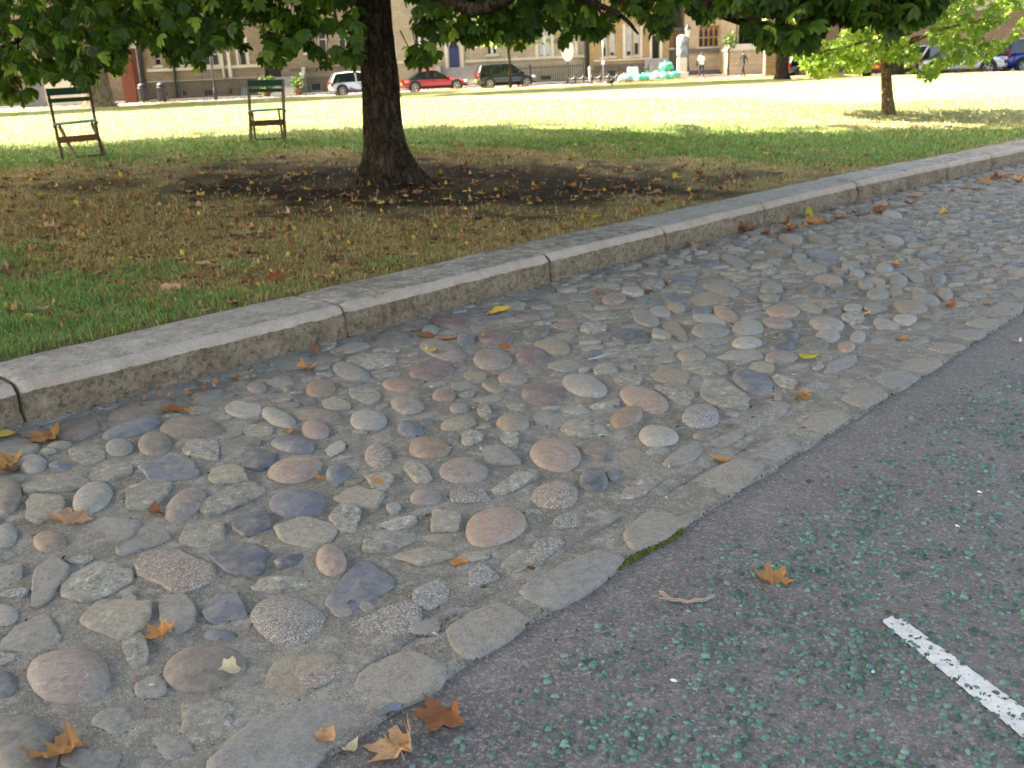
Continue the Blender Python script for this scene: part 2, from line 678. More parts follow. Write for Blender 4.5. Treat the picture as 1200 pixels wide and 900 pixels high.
# ------------------------------------------------------------------ cobbles as the photograph shows them: x, y, width, height, tilt, shape, colour
COBBLES = """
90 501 56 26 10 a brown;166 478 80 22 12 r brown;156 500 70 17 15 r slate;140 523 32 18 5 r grey;182 518 42 26 0 r brown;222 501 72 28 0 r brown
243 525 58 24 -5 a roughlight;20 522 46 17 0 a grey;38 541 34 22 0 r light;102 532 42 20 0 a roughgrey;130 550 56 24 10 a roughgrey;200 548 70 33 0 a slate
64 566 78 20 8 a roughgrey;6 580 38 42 0 r brown;53 592 48 32 10 a cream;108 582 54 32 28 r light;170 576 58 34 18 a roughgrey;216 587 60 28 32 r mauve
126 618 70 32 10 f grey;56 630 40 24 8 r orange;4 626 34 24 20 r light;166 633 70 26 14 a grey;238 622 58 34 15 a roughgrey
284 478 46 18 0 a white;326 488 42 19 -20 r light;370 484 60 15 -4 r brown;394 471 34 14 -3 a cream;376 453 36 20 10 r orange;430 490 46 22 0 r light
370 502 34 20 0 r pink;302 502 34 18 0 a roughgrey;342 519 54 17 -5 r slate;302 535 42 24 4 a darkslate;344 547 66 28 12 r pink;396 552 30 24 0 r slate
394 522 42 11 30 a white;442 531 34 28 0 r pinkgranite;266 554 50 18 0 a cream;300 452 24 12 5 r mauve;242 458 42 14 5 r darkgrey;334 445 42 12 10 a grey
410 433 46 20 -15 r grey;436 421 56 18 0 a roughlight;428 460 38 20 -15 a roughgrey;340 423 60 16 0 f grey;236 477 40 10 0 f grey;410 406 46 10 10 f light
444 558 42 25 -25 a roughlight;420 579 60 26 -8 a cream;460 394 46 16 0 r darkgrey;528 376 46 13 -4 r purple;504 386 20 10 0 r grey;582 392 46 20 0 r purple
628 386 32 14 0 r darkgrey;546 398 22 14 0 r slate;520 409 58 20 -12 r mauve;578 419 46 25 0 r mauve;622 414 38 22 0 r purple;648 404 46 15 -8 r tan
506 431 52 22 0 r purple;470 448 46 16 -4 r redbrown;476 473 42 18 -8 r mauve;520 463 30 13 0 r redbrown;558 438 28 12 0 a tan;600 441 34 15 0 r mauve
542 452 38 11 -6 f grey;578 454 30 10 -8 a tan;636 461 50 28 -5 r purple;664 426 40 16 0 f grey;538 495 42 15 10 r tan;480 501 32 16 -8 r slate
500 494 18 12 0 f slate;568 482 18 18 20 a roughgrey;606 475 28 12 0 a roughgrey;600 494 38 20 0 r tan;642 490 40 22 -6 a grey;672 498 30 18 0 a cream
502 523 50 28 -5 r orange;552 512 28 16 5 a roughlight;600 513 26 20 0 a roughlight;582 532 54 24 -12 a grey;650 530 60 38 -12 r pink;544 550 58 30 -3 r mauve
490 549 36 24 -30 a cream;538 478 24 10 0 r mauve;498 580 38 18 0 r mauve;554 580 50 24 0 a granite;606 562 52 22 25 a roughlight;650 579 56 30 0 r pinkgranite
460 595 24 12 15 a light;520 610 44 26 0 a cream;582 615 76 38 12 r pink;464 613 54 15 12 a roughlight;456 632 60 22 14 a roughgrey;498 648 80 22 3 a cream
348 588 66 36 -4 r slate;296 610 42 28 8 a darkslate;360 622 74 30 3 a cream;406 604 38 32 -10 a roughlight;282 651 68 40 -5 a darkslate;388 656 38 34 -40 r pink
340 654 34 14 15 a darkslate;328 680 66 19 3 a roughlight;423 686 90 52 28 a slate;264 707 54 38 0 a slate;338 723 90 60 0 r granite;270 581 76 40 15 a roughgrey
12 668 36 38 0 a grey;58 676 68 32 48 a grey;112 676 86 44 12 a roughlight;205 664 90 48 0 a pinkgranite;134 719 80 52 15 a cream;206 712 42 50 0 a grey
160 757 34 44 0 a roughgrey;36 742 80 40 22 a grey;4 716 34 26 10 r light;82 788 100 62 5 r mauve;3 797 32 34 0 r darkslate;240 777 96 54 10 r brown
24 872 88 74 0 r darkgrey;135 838 56 34 10 f grey;240 838 66 56 0 f roughgrey;347 788 98 50 25 f tan;451 730 92 44 18 f granite;506 692 50 34 10 f bluegranite
566 672 44 30 10 f bluegranite;373 780 60 36 20 f pinkgranite;685 449 54 26 -14 r light;756 467 62 25 -14 r pink;772 509 49 25 0 r white;822 486 46 26 0 r bluegranite
848 460 66 32 -22 a roughgrey;734 487 40 22 14 r orange;688 500 56 19 -3 a roughlight;697 524 34 23 -25 a brown;695 560 34 28 0 r darkslate;719 553 17 14 0 r slate
787 440 46 20 -10 a tan;825 428 58 20 -4 a roughgrey;883 445 52 25 -16 r slate;737 444 34 16 0 a roughgrey;711 433 32 18 0 a roughlight;737 392 52 15 -10 a darkslate
834 385 46 16 3 r grey;876 382 38 16 0 r light;910 377 36 12 -4 r mauve;876 400 38 13 0 r white;924 391 26 13 0 r darkslate;915 404 34 12 -5 r darkslate
872 414 52 14 4 a light;915 417 40 13 0 r mauve;892 429 32 14 -5 a cream;810 414 36 14 0 r tan;921 445 36 14 -20 a roughlight;793 460 50 20 -12 a roughgrey
740 531 30 18 0 f tan;673 477 34 12 0 f light;828 306 30 8 -2 r darkslate;862 305 34 11 -22 a grey;796 326 38 10 0 r slate;766 331 30 12 0 a roughlight
846 338 44 13 -12 r grey;792 348 38 12 -15 r slate;742 341 26 12 0 a white;720 349 28 12 4 r mauve;680 358 34 11 0 a grey;680 346 32 9 0 a grey
830 350 44 13 0 a tan;774 365 26 12 -12 a light;792 360 22 10 0 r tan;822 362 26 10 0 r slate;850 366 30 15 -22 r pink;832 372 38 11 -6 a white
756 371 38 16 -26 a grey;790 383 36 18 -32 a tan;774 391 22 16 -15 a light;702 369 50 9 0 a roughgrey;696 382 30 12 0 a roughlight;912 292 35 13 -8 r brown
962 297 41 12 -8 r slate;926 278 31 12 -5 r mauve;960 279 30 10 -4 r brown;1048 281 27 8 -12 r light;1046 251 26 7 -8 r light;970 327 37 11 -6 r pink
951 337 33 14 0 r darkgrey;1066 359 43 15 -8 r mauve;1060 373 30 13 0 r white;970 378 41 17 -8 r light;971 393 31 14 -3 r light;918 363 41 14 -2 r pink
948 359 29 11 -15 a cream;978 364 17 9 0 r purple;955 401 35 12 -6 r darkgrey;996 309 23 12 0 a roughlight;1036 312 21 11 0 r light;1072 322 31 13 -14 a grey
1100 326 19 16 0 r slate;1053 328 21 14 0 r mauve;1026 328 23 9 -8 r pink;1029 344 29 13 0 r grey;1014 332 21 9 -8 r grey;1004 319 20 8 -4 r light
1048 340 21 11 0 a tan;1038 379 31 15 -10 a light;1006 394 19 12 0 r light;1000 372 26 14 0 a roughlight;1086 350 35 11 -12 r grey;1108 344 21 14 -10 r pinkgranite
992 405 21 12 0 r pink;902 348 25 9 0 a roughgrey;906 336 36 11 0 a roughgrey;1000 360 26 8 0 a light;1026 360 26 9 0 a grey;992 339 32 8 0 a darkgrey
1088 300 29 7 -4 r slate;950 314 36 9 -6 a grey;1066 279 17 8 0 r slate;936 300 20 8 0 a grey;1104 388 30 9 20 f grey;1078 398 26 9 20 f grey
936 428 40 12 22 f bluegranite;985 424 42 14 20 f bluegranite;960 449 36 16 20 f bluegranite;906 478 44 18 24 f granite;880 492 38 18 24 f granite
852 512 44 18 26 f grey;800 532 50 20 26 f grey;752 566 50 22 28 f roughgrey;706 604 52 20 28 f grey;668 606 40 20 24 f granite;640 640 50 22 26 f granite
500 732 40 20 18 f grey;610 652 50 24 24 f roughgrey;176 800 40 26 10 f grey;200 862 60 40 10 f grey;110 884 70 36 5 f grey;150 700 20 20 0 f grey
430 706 20 16 0 f grey;400 712 26 18 0 f grey;56 486 50 16 10 f grey;276 432 40 10 8 f grey;560 384 24 9 0 f grey;660 392 30 9 0 f grey
""".replace("\n", ";")
RU0, RN0, RES = -2.5, 1.55, 0.01
occ = np.zeros((1700, 300), dtype=bool)


def mark(poly, grow=1.0):
    p = np.array([to_un(q.x, q.y) for q in poly])
    c = p.mean(0)
    p = c + (p - c) * grow
    i0, j0 = np.maximum(0, ((p.min(0) - (RU0, RN0)) / RES).astype(int))
    i1, j1 = ((p.max(0) - (RU0, RN0)) / RES).astype(int) + 2
    if i0 >= 1700 or j0 >= 300 or i1 <= i0 or j1 <= j0:
        return None
    gi, gj = np.meshgrid(np.arange(i0, min(i1, 1700)), np.arange(j0, min(j1, 300)), indexing='ij')
    x, y = gi * RES + RU0, gj * RES + RN0
    ins = np.zeros(x.shape, dtype=bool)
    for a in range(len(p)):
        b = (a + 1) % len(p)
        (xa, ya), (xb, yb) = p[a], p[b]
        cr = ((ya > y) != (yb > y)) & (x < (xb - xa) * (y - ya) / (yb - ya + 1e-12) + xa)
        ins ^= cr
    return gi, gj, ins


def outline(shape, n=22):
    """unit outline, irregular"""
    pts = []
    if shape == 'r':
        e = random.uniform(1.9, 2.4)
        p1, p2, p3 = [random.uniform(0, 6.28) for _ in range(3)]
        for i in range(n):
            a = 2 * pi * i / n
            r = (abs(cos(a)) ** e + abs(sin(a)) ** e) ** (-1 / e)
            r *= 1 + .05 * sin(a + p1) + .045 * sin(2 * a + p2) + .025 * sin(3 * a + p3)
            pts.append((cos(a) * r, sin(a) * r))
    else:
        k = random.choice((4, 5, 5, 6, 6))
        an = sorted(2 * pi * (i + random.uniform(-.34, .34)) / k + .6 for i in range(k))
        co = [(cos(a) * random.uniform(.98, 1.28), sin(a) * random.uniform(.95, 1.25)) for a in an]
        for i in range(n):
            a = 2 * pi * i / n
            best = 9
            for j in range(k):
                (x1, y1), (x2, y2) = co[j], co[(j + 1) % k]
                dx, dy = cos(a), sin(a)
                ex, ey = x2 - x1, y2 - y1
                den = dx * ey - dy * ex
                if abs(den) < 1e-6:
                    continue
                t_ = (x1 * ey - y1 * ex) / den
                s_ = (x1 * dy - y1 * dx) / den
                if t_ > 0 and -.001 <= s_ <= 1.001:
                    best = min(best, t_)
            if best > 3:
                best = 1
            best *= 1 + random.uniform(-.055, .055)
            pts.append((cos(a) * best, sin(a) * best))
        pts = [(.12 * pts[i - 1][0] + .76 * pts[i][0] + .12 * pts[(i + 1) % n][0], .12 * pts[i - 1][1] + .76 * pts[i][1] + .12 * pts[(i + 1) % n][1]) for i in range(n)]
    return pts


def cobble_geo(poly, shape, h, z0, lod=0):
    """a stone set in mortar: verts around its own centre, faces"""
    n = len(poly)
    c = sum(poly, Vector()) / n
    d = [Vector((p.x - c.x, p.y - c.y)) for p in poly]
    size = sum(q.length for q in d) / n
    seed = Vector((random.uniform(-50, 50), random.uniform(-50, 50), 0))
    tx, ty = random.uniform(-.18, .18), random.uniform(-.18, .18)
    if shape == 'r':
        rings = [(1.03, -.035), (1.0, -.1 * h), (.95, .30 * h), (.86, .55 * h), (.70, .78 * h), (.48, .93 * h), (.24, .99 * h)]
        nz, wob = .05, 1.2
    elif shape == 'a':
        rings = [(1.01, -.035), (1.0, -.1 * h), (.985, .55 * h), (.95, .9 * h), (.87, h), (.76, h), (.63, h), (.48, h), (.32, h), (.15, h)]
        nz, wob = .13, 3.2
    else:
        rings = [(1.02, -.03), (1.0, -.2 * h), (.97, .6 * h), (.88, .95 * h), (.65, 1.0 * h), (.4, 1.02 * h), (.2, 1.0 * h)]
        nz, wob = .25, 2.0
    if lod:
        rings = [rings[0], rings[2], rings[3], rings[4], rings[6]]
    v, f = [], []
    planes = []
    if shape == 'a' and not lod:               # split faces: a few tilted planes cut the top
        for _ in range(3):
            pa = random.uniform(0, 6.28)
            planes.append((cos(pa), sin(pa), random.uniform(.15, .75) * h / max(size, .01), random.uniform(.72, 1.05) * h))
    for r, z in rings:
        for q in d:
            x, y = q.x * r, q.y * r
            p = Vector((x, y, 0)) / max(size, 1e-4) * wob + seed
            zz = z
            if z > 0:
                zz += h * nz * (mnoise.noise(p) + .6 * mnoise.noise(p * 2.7) + (.4 * mnoise.noise(p * 6) if shape != 'r' else 0)) * min(1, z / h * 1.3)
                zz += (tx * x + ty * y) * .35 * (z / h)
                for pa, pb, sl, hc in planes:
                    zz = min(zz, hc - sl * (pa * x + pb * y) + .04 * h * mnoise.noise(p * 4))
                if planes:
                    zz = max(zz, z * .35)
                if shape != 'r':
                    x *= 1 + .09 * mnoise.noise(p * 2.2 + Vector((5, 5, 5))) + .05 * mnoise.noise(p * 6)
                    y *= 1 + .09 * mnoise.noise(p * 2.2 + Vector((9, 9, 9))) + .05 * mnoise.noise(p * 6 + Vector((4, 4, 4)))
            v.append((x, y, zz))
    v.append((0, 0, rings[-1][1] * (1 + .3 * nz * mnoise.noise(seed))))
    R_ = len(rings)
    for i in range(R_ - 1):
        for j in range(n):
            f.append((i * n + j, i * n + (j + 1) % n, (i + 1) * n + (j + 1) % n, (i + 1) * n + j))
    for j in range(n):
        f.append(((R_ - 1) * n + j, (R_ - 1) * n + (j + 1) % n, R_ * n))
    return Vector((c.x, c.y, z0)), v, f


stones = []            # poly (world), shape, colour key, height, width in the photo
for row in COBBLES.split(";"):
    w = row.split()
    if len(w) < 7:
        continue
    cx, cy, ww, hh, rot = map(float, w[:5])
    shape, col = w[5], w[6]
    poly = []
    ra = radians(rot)
    for x, y in outline(shape, 30 if ww > 40 else 20):
        x, y = x * ww / 2, y * hh / 2
        poly.append(at_z(cx + x * cos(ra) + y * sin(ra), cy - x * sin(ra) + y * cos(ra), .010))
    pu, pn = to_un(sum(p.x for p in poly) / len(poly), sum(p.y for p in poly) / len(poly))
    q = [to_un(p.x, p.y) for p in poly]
    wmin = min(max(a[0] for a in q) - min(a[0] for a in q), max(a[1] for a in q) - min(a[1] for a in q))
    h = {'r': min(.027, max(.012, wmin * .195)), 'a': random.uniform(.014, .023), 'f': random.uniform(.004, .008)}[shape]
    stones.append((poly, shape, col, h, ww))
    mk_ = mark(poly, 1.04)
    if mk_:
        gi, gj, ins = mk_
        occ[gi[ins], gj[ins]] = True

# the stones between them, packed into what mortar is left
fill_cols = ['grey', 'mauve', 'brown', 'darkgrey', 'bluegranite', 'roughgrey', 'roughgrey', 'roughlight', 'light', 'brown', 'darkgrey', 'slate', 'mauve', 'tan', 'cream', 'granite', 'roughgrey', 'grey']
for k_ in range(15000):
    g_ = k_ / 15000
    u = RU0 + random.random() ** .8 * 16.3
    n1 = kerb_n(u) - .04
    n = random.uniform(GUTTER + .34, n1)
    far = sstep(4.2, 6.5, u)
    a = (random.uniform(.055, .10) * (1 - g_ * .45)) * (1 - .1 * far)
    b = a * random.uniform(.42, .75)
    th = random.gauss(-.75, .45)               # long axis roughly across the view
    shape = random.choice('rraaaf' if far < .5 else 'rrraaf')
    cu, cn = u, n
    poly = []
    for x, y in outline(shape, 16):
        x, y = x * a, y * b
        poly.append(un(cu + x * cos(th) - y * sin(th), cn + x * sin(th) + y * cos(th), .01))
    mk_ = mark(poly, 1.06 if far < .5 else 1.02)
    if not mk_:
        continue
    gi, gj, ins = mk_
    if gj[ins].size == 0 or occ[gi[ins], gj[ins]].any():
        continue
    if far < .5 and random.random() < .06:
        continue
    occ[gi[ins], gj[ins]] = True
    px = project(un(u, n, .01))
    wpx = F_PX * 2 * a / max(1, (un(u, n)).length)
    h = {'r': random.uniform(.016, .030), 'a': random.uniform(.009, .016), 'f': random.uniform(.003, .006)}[shape]
    if far < .5:
        h *= .72
    infr = -60 < px[0] < 1260 and px[1] < 960
    stones.append((poly, shape, random.choice(fill_cols), h, wpx if infr else 1))

stones.sort(key=lambda s: -s[4])
for poly, shape, col, h, ww in stones[:298]:
    c0 = sum(poly, Vector()) / len(poly)
    loc, v, f = cobble_geo(poly, shape, h, bed_z(*to_un(c0.x, c0.y)) - .002)
    o = mesh_obj("cobble", v, f, SM[col], strip, smooth=True)
    o.location = loc
V, Fq, Ft, base, mis = [], [], [], 0, []
keys = list(SM)
for poly, shape, col, h, ww in stones[298:]:
    c0 = sum(poly, Vector()) / len(poly)
    loc, v, f = cobble_geo(poly, shape, h, bed_z(*to_un(c0.x, c0.y)), lod=1)
    V.extend([(x + loc.x, y + loc.y, z + loc.z) for x, y, z in v])
    Fq.extend([tuple(i + base for i in q) for q in f])
    mis.extend([keys.index(col)] * len(f))
    base += len(v)
o = mesh_obj("small_cobble", V, Fq, [SM[k] for k in keys], strip, mi=mis, smooth=True)
o['kind'] = 'stuff'

# ------------------------------------------------------------------ gutter edging: flat granite setts
SETTS = [
    [(232, 905), (262, 868), (300, 838), (415, 806), (427, 846), (392, 868), (350, 908)],
    [(411, 801), (428, 777), (481, 757), (527, 777), (517, 800), (475, 823), (428, 817)],
    [(519, 736), (550, 716), (590, 700), (622, 722), (598, 745), (546, 772), (530, 757)],
    [(602, 692), (640, 668), (704, 638), (737, 653), (690, 690), (646, 713)],
    [(726, 624), (762, 592), (788, 587), (817, 600), (782, 630), (742, 646)],
    [(797, 571), (826, 552), (866, 536), (900, 545), (866, 572), (824, 588)],
    [(882, 527), (904, 514), (925, 513), (942, 523), (909, 540)],
    [(935, 498), (957, 481), (981, 477), (1001, 486), (965, 508)],
    [(981, 466), (1006, 452), (1031, 451), (1043, 461), (1014, 478)],
    [(1022, 442), (1037, 433), (1066, 434), (1078, 441), (1052, 457)],
    [(1050, 429), (1066, 417), (1097, 418), (1107, 423), (1084, 437)],
    [(1084, 407), (1098, 399), (1126, 401), (1133, 405), (1112, 415)],
    [(1110, 390), (1123, 385), (1148, 385), (1158, 389), (1142, 399)],
    [(1128, 379), (1143, 373), (1168, 372), (1176, 377), (1159, 385)],
    [(1157, 361), (1172, 351), (1200, 355), (1199, 364), (1180, 370)],
    [(1183, 343), (1200, 334), (1222, 336), (1226, 343), (1206, 350)],
]
us = np.arange(-3, 30, .05)
v, f = [], []
J = 14
for u in us:
    n0, n1 = gutter_n(u) - .012, gutter_n(u) + .20
    for j in range(J + 1):
        n = n0 + (n1 - n0) * j / J
        z = -.0035 + .003 * mnoise.noise((u * 5, n * 5, 20)) + .0025 * mnoise.noise((u * 15, n * 15, 22)) - (.03 if j == 0 else 0)
        v.append(un(u, n + (.012 * mnoise.noise((u * 6, 0, 3)) if j < 2 else 0), z))
m, k = len(us), J + 1
idx = np.arange(m * k).reshape(m, k)
f = np.stack([idx[:-1, :-1].ravel(), idx[1:, :-1].ravel(), idx[1:, 1:].ravel(), idx[:-1, 1:].ravel()], 1)
gutter = mesh_obj("gutter_edging", np.array([tuple(p) for p in v]), f, M_MORTAR, smooth=True)
gutter['kind'] = 'structure'
sett_mats = [stone_mat("grey_granite_sett", (134, 129, 121), (146, 141, 133), speck=.35, grain=260, bumpy=.3, rough=.75),
             stone_mat("blue_grey_sett", (128, 128, 130), (140, 139, 140), speck=.25, grain=260, bumpy=.3, rough=.7),
             stone_mat("warm_sett", (142, 135, 124), (150, 144, 134), speck=.3, grain=260, bumpy=.3, rough=.75)]


def sett(poly, mat):
    # denser outline, softened corners
    pts = []
    n = len(poly)
    for i in range(n):
        a, b, c = poly[i - 1], poly[i], poly[(i + 1) % n]
        pts += [b.lerp(a, .30), b.lerp(a, .12).lerp(b.lerp(c, .12), .5), b.lerp(c, .30), b.lerp(c, .5)]
    c0 = sum(pts, Vector()) / len(pts)
    loc, v, f = cobble_geo(pts, 'f', .0055, -.0035)
    o = mesh_obj("sett", v, f, mat, gutter, smooth=True)
    o.location = loc


for i, s_ in enumerate(SETTS):
    sett([at_z(x, y, .004) for x, y in s_], sett_mats[(i * 7 + 1) % 3])
u = to_un(*at_z(1226, 340, 0)[:2])[0] + .06
while u < 22:
    l_ = random.uniform(.2, .32)
    n0 = gutter_n(u + l_ / 2)
    sett([un(u, n0 + .01), un(u + l_ - .02, n0 + .01), un(u + l_ - .03, n0 + .16), un(u + .01, n0 + .165)], random.choice(sett_mats))
    u += l_
u = -.25
while u > -2.6:
    l_ = random.uniform(.24, .34)
    sett([un(u - l_ + .02, gutter_n(u) + .01), un(u, gutter_n(u) + .01), un(u - .01, gutter_n(u) + .17), un(u - l_ + .02, gutter_n(u) + .165)], random.choice(sett_mats))
    u -= l_

# moss in the joint between setts and asphalt
V, Fc, Cc, base = [], [], [], 0
for i in range(2600):
    x = random.random()
    if random.random() < .72:
        px, py = 655 + (798 - 655) * x, 705 + (624 - 705) * x
    else:
        u_ = random.uniform(.2, 7)
        px, py = project(un(u_, gutter_n(u_) - .008, 0))
    p = at_z(px + random.gauss(0, 2.0), py + random.gauss(0, 1.4), ROAD_Z)
    r = random.uniform(.003, .007)
    c = random.choice(((84, 92, 42), (106, 110, 52), (70, 78, 40), (96, 88, 56)))
    z0 = random.uniform(0, .009)
    for k in range(4):
        a = 2 * pi * k / 4 + i
        V.append((p.x + cos(a) * r, p.y + sin(a) * r, p.z + z0 - .002))
    V.append((p.x, p.y, p.z + z0 + r))
    for k in range(4):
        Fc.append((base + k, base + (k + 1) % 4, base + 4))
    Cc.extend([alb(c)] * 5)
    base += 5
o = mesh_obj("moss", np.array(V), np.array(Fc), tinted("moss_green", .95, .1), colors=np.array(Cc))
o['kind'] = 'stuff'

# ------------------------------------------------------------------ kerb of long granite stones
def kerb_mats():
    t = NT("kerb_top_granite")
    a = t.noise(9, 4, .6, w=1)
    b = t.noise(200, 3, .7, w=2)
    c = t.noise(26, 5, .7, w=4, stretch=(1, 1, 1))
    col = t.ramp(a, [(.3, alb((146, 143, 139))), (.7, alb((170, 167, 163)))])
    col = t.mix(t.math('MULTIPLY', t.band(b, .5, .62), .5), col, alb((86, 84, 82)))
    col = t.mix(t.math('MULTIPLY', t.band(b, .45, .36), .5), col, alb((206, 202, 196)))
    pits = t.n("ShaderNodeTexVoronoi")
    pits.inputs["Scale"].default_value = 38
    mp = t.n("ShaderNodeMapping")
    mp.inputs["Rotation"].default_value = (0, 0, -.8)
    mp.inputs["Scale"].default_value = (.55, 1.5, 1)
    t.l(t.tc.outputs["Object"], mp.inputs[0])
    t.l(mp.outputs[0], pits.inputs["Vector"])
    pm = t.math('MULTIPLY', t.band(pits.outputs["Distance"], .30, .18), t.band(c, .44, .60))
    col = t.mix(t.math('MULTIPLY', pm, .9), col, alb((70, 68, 64)))
    e = t.noise(42, 5, .75, w=6)
    ee = t.noise(1.7, 3, .6, w=9)
    col = t.mix(t.math('MULTIPLY', t.math('MULTIPLY', t.band(e, .54, .62), t.band(ee, .38, .62)), .8), col, alb((88, 84, 78)))
    col = t.mix(t.math('MULTIPLY', t.band(ee, .45, .7), .4), col, alb((112, 109, 102)))
    oi = t.n('ShaderNodeObjectInfo')
    g1 = t.noise(13, 6, .75, w=16)
    g2 = t.math('MULTIPLY', t.band(oi.outputs['Random'], -.35, .75), t.band(g1, .40, .58))
    col = t.mix(t.math('MULTIPLY', g2, .8), col, alb((100, 95, 88)))
    g3 = t.noise(95, 3, .6, w=18)
    col = t.mix(t.math('MULTIPLY', t.math('MULTIPLY', g2, t.band(g3, .50, .60)), .75), col, alb((58, 55, 51)))
    nb = t.bump(t.math('SUBTRACT', 1.0, pm), .7, .004)
    nb = t.bump(b, .5, .002, nb)
    top = t.out(col, .85, nb, .3)
    t = NT("kerb_face_granite")
    a = t.noise(6, 5, .7, w=1)
    b = t.noise(170, 3, .7, w=2)
    c = t.noise(34, 6, .75, w=4)
    col = t.ramp(a, [(.28, alb((122, 105, 86))), (.5, alb((156, 138, 116))), (.75, alb((182, 164, 144)))])
    col = t.mix(t.math('MULTIPLY', t.band(c, .50, .64), .8), col, alb((74, 63, 48)))
    col = t.mix(t.math('MULTIPLY', t.band(c, .46, .34), .6), col, alb((186, 170, 148)))
    col = t.mix(t.math('MULTIPLY', t.band(b, .55, .66), .5), col, alb((60, 54, 46)))
    nb = t.bump(c, 1.0, .03)
    nb = t.bump(b, .9, .006, nb)
    face = t.out(col, .95, nb, .2)
    t = NT("kerb_edge_granite")
    a = t.noise(9, 5, .7, w=1)
    b = t.noise(190, 3, .7, w=2)
    col = t.ramp(a, [(.3, alb((164, 146, 130))), (.7, alb((188, 172, 158)))])
    col = t.mix(t.math('MULTIPLY', t.band(b, .52, .64), .6), col, alb((86, 78, 70)))
    nb = t.bump(b, .6, .003)
    return [top, face, t.out(col, .9, nb, .3)]


KM = kerb_mats()
joints_px = [(8, 480), (414, 392), (651, 327), (796, 293), (908, 262), (1003, 233), (1068, 220), (1124, 210)]
ju = [to_un(*at_z(x, y, .02)[:2])[0] for x, y in joints_px]
ju = [ju[0] - 3.6, ju[0] - 1.8] + ju
while ju[-1] < 26:
    ju.append(ju[-1] + random.uniform(1.1, 1.7))
PROF = [(.008, -.06), (.004, -.01), (.003, .01), (.002, .035), (.003, .06), (.005, .085), (.008, .11), (.012, .135), (.019, .157), (.032, .174), (.054, .184), (.09, .188), (.15, .189), (.22, .189), (.29, .188), (.36, .187), (.43, .186), (.47, .183), (.475, -.06)]
kerb = bpy.data.objects.new("kerb", None)
kerb['kind'] = 'structure'
link(kerb)
for a, b in zip(ju[:-1], ju[1:]):
    g0, g1 = a + .007, b - .007
    L = g1 - g0
    ns = max(10, int(L / .016)) if b < 8 else int(L / .03) if b < 12 else 10
    off = random.uniform(-.006, .006)
    zo = random.uniform(-.005, .005)
    v, f, mi = [], [], []
    K = len(PROF)
    for i in range(ns + 1):
        u = g0 + L * i / ns
        endr = min(1, min(i, ns - i) / ns * L / .025)      # rounded at the ends
        sh = (1 - endr) * .012
        for j, (pn, pz) in enumerate(PROF):
            fr = 1.0 if j < 10 else (.6 if j < 12 else .1)
            q = Vector((u * 9, pz * 14, a))
            d = .016 * mnoise.noise(q) + .012 * mnoise.noise(q * 2.6) + .010 * mnoise.noise(q * 6)
            n = kerb_n(u) + off + pn + d * fr + sh * (1 if j < 12 else 0)
            z = pz + zo + (0 if j < 1 else .004 * mnoise.noise((u * 3, pn * 8, 5)) + .0015 * mnoise.noise((u * 22, pn * 22, 6))) - (sh if 8 <= j < 18 else 0)
            v.append(un(u, n, z))
    for i in range(ns):
        for j in range(K - 1):
            f.append((i * K + j, i * K + j + 1, (i + 1) * K + j + 1, (i + 1) * K + j))
            mi.append(1 if j < 7 else (2 if j < 10 else 0))
    f.append(tuple(range(K - 1, -1, -1)))
    mi.append(1)
    f.append(tuple(range(ns * K, ns * K + K)))
    mi.append(1)
    mesh_obj("kerb_stone", v, f, KM, kerb, mi, smooth=True)
# soil behind and under the kerb joints

# ================================================================== lawn
TREE = on_lawn(455, 213)
TREE.z = lawn_z(TREE.x, TREE.y)
SMALL = on_lawn(1041, 135)


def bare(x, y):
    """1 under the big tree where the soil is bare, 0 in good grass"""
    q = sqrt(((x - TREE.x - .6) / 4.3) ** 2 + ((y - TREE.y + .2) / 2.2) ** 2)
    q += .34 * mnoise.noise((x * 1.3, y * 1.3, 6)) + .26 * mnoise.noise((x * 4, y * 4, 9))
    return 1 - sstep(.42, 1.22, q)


def dry(x, y):
    q = sqrt(((x - TREE.x - .6) / 5.2) ** 2 + ((y - TREE.y + 1.0) / 3.1) ** 2)
    d = 1 - sstep(.72, 1.30, q + .36 * mnoise.noise((x * 1.1, y * 1.1, 16)) + .22 * mnoise.noise((x * 4.4, y * 4.4, 21)))
    # straw coloured patches out in the open, round the young tree and in lanes
    e = sqrt(((x - SMALL.x - 1.2) / 6.5) ** 2 + ((y - SMALL.y + .8) / 1.5) ** 2)
    d2 = 1 - sstep(.6, 1.2, e + .3 * mnoise.noise((x * .9, y * .9, 31)))
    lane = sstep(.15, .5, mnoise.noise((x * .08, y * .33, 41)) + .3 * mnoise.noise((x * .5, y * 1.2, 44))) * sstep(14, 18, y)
    return max(d, .9 * d2, (.42 + .4 * lane) * sstep(13.5, 17, y))  # besides dry patches, an even straw tint paints the open lawn's sunlit brightness


